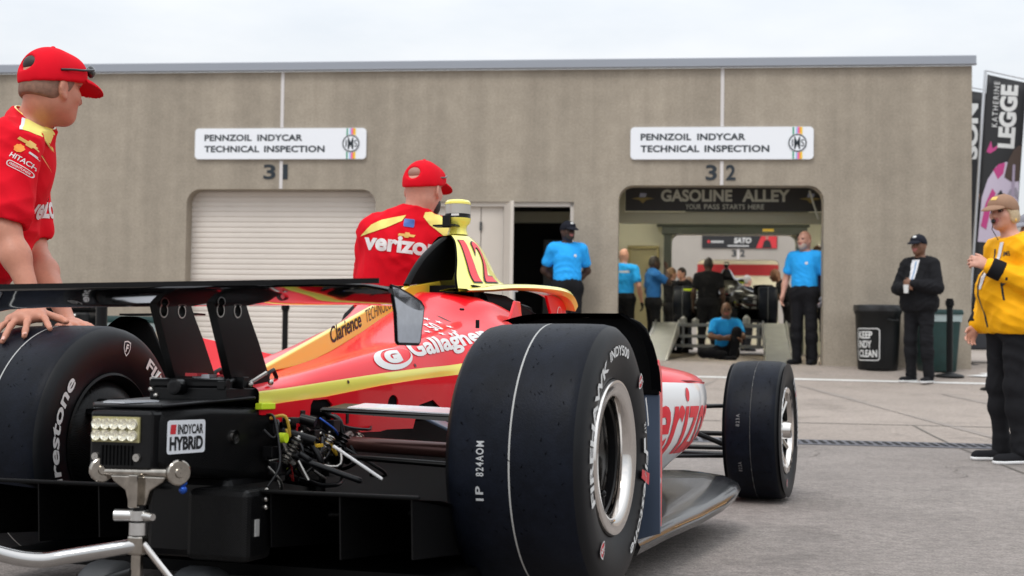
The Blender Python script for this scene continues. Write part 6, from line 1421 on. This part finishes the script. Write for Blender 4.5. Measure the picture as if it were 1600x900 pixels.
# sunglasses on the cap brim
g = MB()
for y in (.035, -.035): g.ball(q(.122, y, .080), .027, 12, (.5, 1, .8))
for s_ in (1, -1): g.tube([q(.108, .068*s_, .080), q(.05, .093*s_, .064), q(.0, .096*s_, .056), q(-.035, .088*s_, .050)], .0042, 8)
g.build('sunglasses', SHADE, root, sm=50)
bb = bvh_of(sh)
arm_d = unit(J['elR']-J['shR']); view = unit(np.array([.18, -1, .15]))
vy = -arm_d-view*(-arm_d @ view); vy = unit(vy); ux = np.cross(vy, view)
def sl(vf, du, dv, off=.0025, o=None): 
    oo = (J['shR'] if o is None else np.array(o))+ux*du+vy*dv-bs
    return decal(vf, oo+view*.0, ux, vy, bb, off, .007, .6)
# yellow yoke over the shoulder, edged in white
yoke = [(.010, .112), (.055, .126), (.085, .100), (.115, .064), (.152, .012), (.118, .027), (.078, .029), (.034, .027)]
O_ = J['shR']-bs
sheet('shoulder_panel', [decal(curve_mesh([yoke]), O_, ux, vy, bb, .0028, .006, .5)], [CYEL], sh)
sheet('shoulder_piping', [decal(curve_mesh([[(.002, .112), (.028, .024), (.035, .027), (.011, .112)]]), O_, ux, vy, bb, .0042, .006, .5)], [CWHT], sh)
bow = [(-.042, .004), (-.012, .004), (-.010, .012), (.012, .012), (.014, .004), (.042, .004), (.036, -.008), (.012, -.008), (.010, -.014), (-.012, -.014), (-.014, -.008), (-.046, -.008)]
ct_, st_ = math.cos(-.42), math.sin(-.42); rt = lambda P, k=1.: [(k*(x*ct_-y*st_), k*(x*st_+y*ct_)) for x, y in P]
rtv = lambda vf: ([(p[0]*ct_-p[1]*st_, p[0]*st_+p[1]*ct_, 0) for p in vf[0]], vf[1])
shl = [(math.cos(R(t))*(.017 if k % 2 else .0145), math.sin(R(t))*(.017 if k % 2 else .0145)) for k, t in enumerate(range(-20, 201, 20))]+[(-.006, -.012), (.006, -.012)]
logos = [(curve_mesh([rt(bow, .85)]), .062, -.018, GOLD), (curve_mesh([shl]), .032, -.040, ORGP), (rtv(fit(text_mesh('HITACHI', 1, .02), -.042, -.008, .046, .009)), .046, -.078, LETW),
         (curve_mesh([rt(rrect(-.042, -.010, .042, .010, .0095)), rt(rrect(-.039, -.0078, .039, .0078, .0074))]), .038, -.104, LETW), (rtv(fit(text_mesh('FREIGHTLINER', 1, .01), -.033, -.004, .033, .004)), .038, -.104, LETW), (curve_mesh([rt([(-.02, -.004), (.026, -.004), (.026, .003), (-.02, .003)])]), .078, -.054, LETW)]
sheet('sleeve_print', [sl(vf, du, dv) for vf, du, dv, m in logos], [m for *_, m in logos], sh)
fr = unit(np.array([1, -.45, -.25]))
fu = unit(np.cross((0, 0, 1), fr)); fv = np.cross(fr, fu)
sheet('chest_print', [decal(fit(text_mesh('verizon', 1, .03), 0, 0, .30, .075), J['chest']*.5+J['waist']*.5+fr*.10-fu*.04-bs, fu, fv, bb, .003, .015, .45)], [LETW], sh)
# collar edge in yellow
nk = J['neck']; nd = unit(J['head']-J['neck']); e1 = unit(np.cross(nd, (0, 1, 0))); e2 = np.cross(nd, e1)
MB().tube([Vector(nk+nd*.029+(e1*math.cos(t)+e2*math.sin(t))*.0715-bs) for t in np.linspace(0, 2*math.pi, 33)], .0035, 6, cap=False).build('collar_edge', YELD, sh, sm=60)
# second crew member beyond the cockpit, back turned
B2 = (-.50, 6.60)
P2 = dict(pelvis=(-.62, 6.68, .80), waist=(-.60, 6.64, .96), chest=(-.55, 6.60, 1.14), neck=(-.475, 6.59, 1.325), head=(-.440, 6.62, 1.455), shL=(-.695, 6.62, 1.245), shR=(-.345, 6.60, 1.235), elL=(-.735, 6.76, .98), wrL=(-.62, 6.90, .82), elR=(-.30, 6.66, .98), wrR=(-.20, 6.68, .84),
          hipL=(-.73, 6.70, .76), hipR=(-.53, 6.70, .76), kneeL=(-.78, 7.0, .46), kneeR=(-.60, 7.0, .46), ankL=(-.80, 6.85, .07), ankR=(-.60, 6.85, .07), toeL=(-.82, 7.02, .02), toeR=(-.62, 7.02, .02))
a = person('crew man seen from behind, white lettering on his red shirt, beyond the race car', (B2[0], B2[1], gz(*B2)), R(90), world=True, pose=P2, skin_=SK2, shirt=CRED, trousers=CBLK, cap_=CRED, head_yaw=R(-26), head_tilt=.04, h=.0075, hole=mat('shaved_head', (.30, .15, .11), .6), beard=HAIRK, wide=1.06, head_s=1.08, sleeve=.85, group='crew in red shirts', handL=dict(n=(0, 0, 1), t=(1, 0, 0)), handR=dict(n=(0, 0, 1), t=(-1, 0, 0)))
root, body, sh, J, Hf, bs = a
bb = bvh_of(sh); tl = .10
def bk_(vf, x, z, off=.004): return decal(vf, np.array([x, 6.0, z])-bs, (1, 0, -tl), (tl, .0, 1), bb, off, .008, 1.6)
sheet('back_print', [bk_(fit(text_mesh('verizon', 1, .04), 0, 0, .37, .082), -.728, 1.150)], [LETW], sh)
sheet('back_badge', [bk_(curve_mesh([rrect(0, 0, .052, .040, .006)]), -.53, 1.262), bk_(fit(text_mesh('TEAM', 1, .02), .006, .018, .046, .030), -.53, 1.262, .0045)][:1]+[bk_(curve_mesh([[(x*.95, y) for x, y in bow]]), -.51, 1.22)], [BLUP, GOLD], sh)
sheet('shoulder_panel', [bk_(curve_mesh([[(.0, .0), (.05, .062), (.10, .092), (.215, .125), (.20, .095), (.12, .050)]]), -.745, 1.215), bk_(curve_mesh([[(.0, .085), (-.005, .06), (.03, .025), (.12, -.03), (.16, -.05), (.17, -.02), (.12, .05), (.05, .095)]]), -.435, 1.25)], [CYEL, CYEL], sh)
MB().tube([Vector(J['neck']+unit(J['head']-J['neck'])*.029+np.array([math.cos(t)*.071, math.sin(t)*.071, 0])-bs) for t in np.linspace(0, 2*math.pi, 33)], .003, 6, cap=False).build('collar_edge', YELD, sh, sm=60)
q = lambda x, y, z: Vector(J['head']+Hf @ V(x, y, z)-bs)
g = MB()
for y in (.035, -.035): g.ball(q(.118, y, .082), .026, 12, (.5, 1, .8))
for s_ in (1, -1): g.tube([q(.105, .068*s_, .080), q(.03, .096*s_, .060), q(-.035, .088*s_, .052)], .004, 8)
g.build('sunglasses', SHADE, root, sm=50)
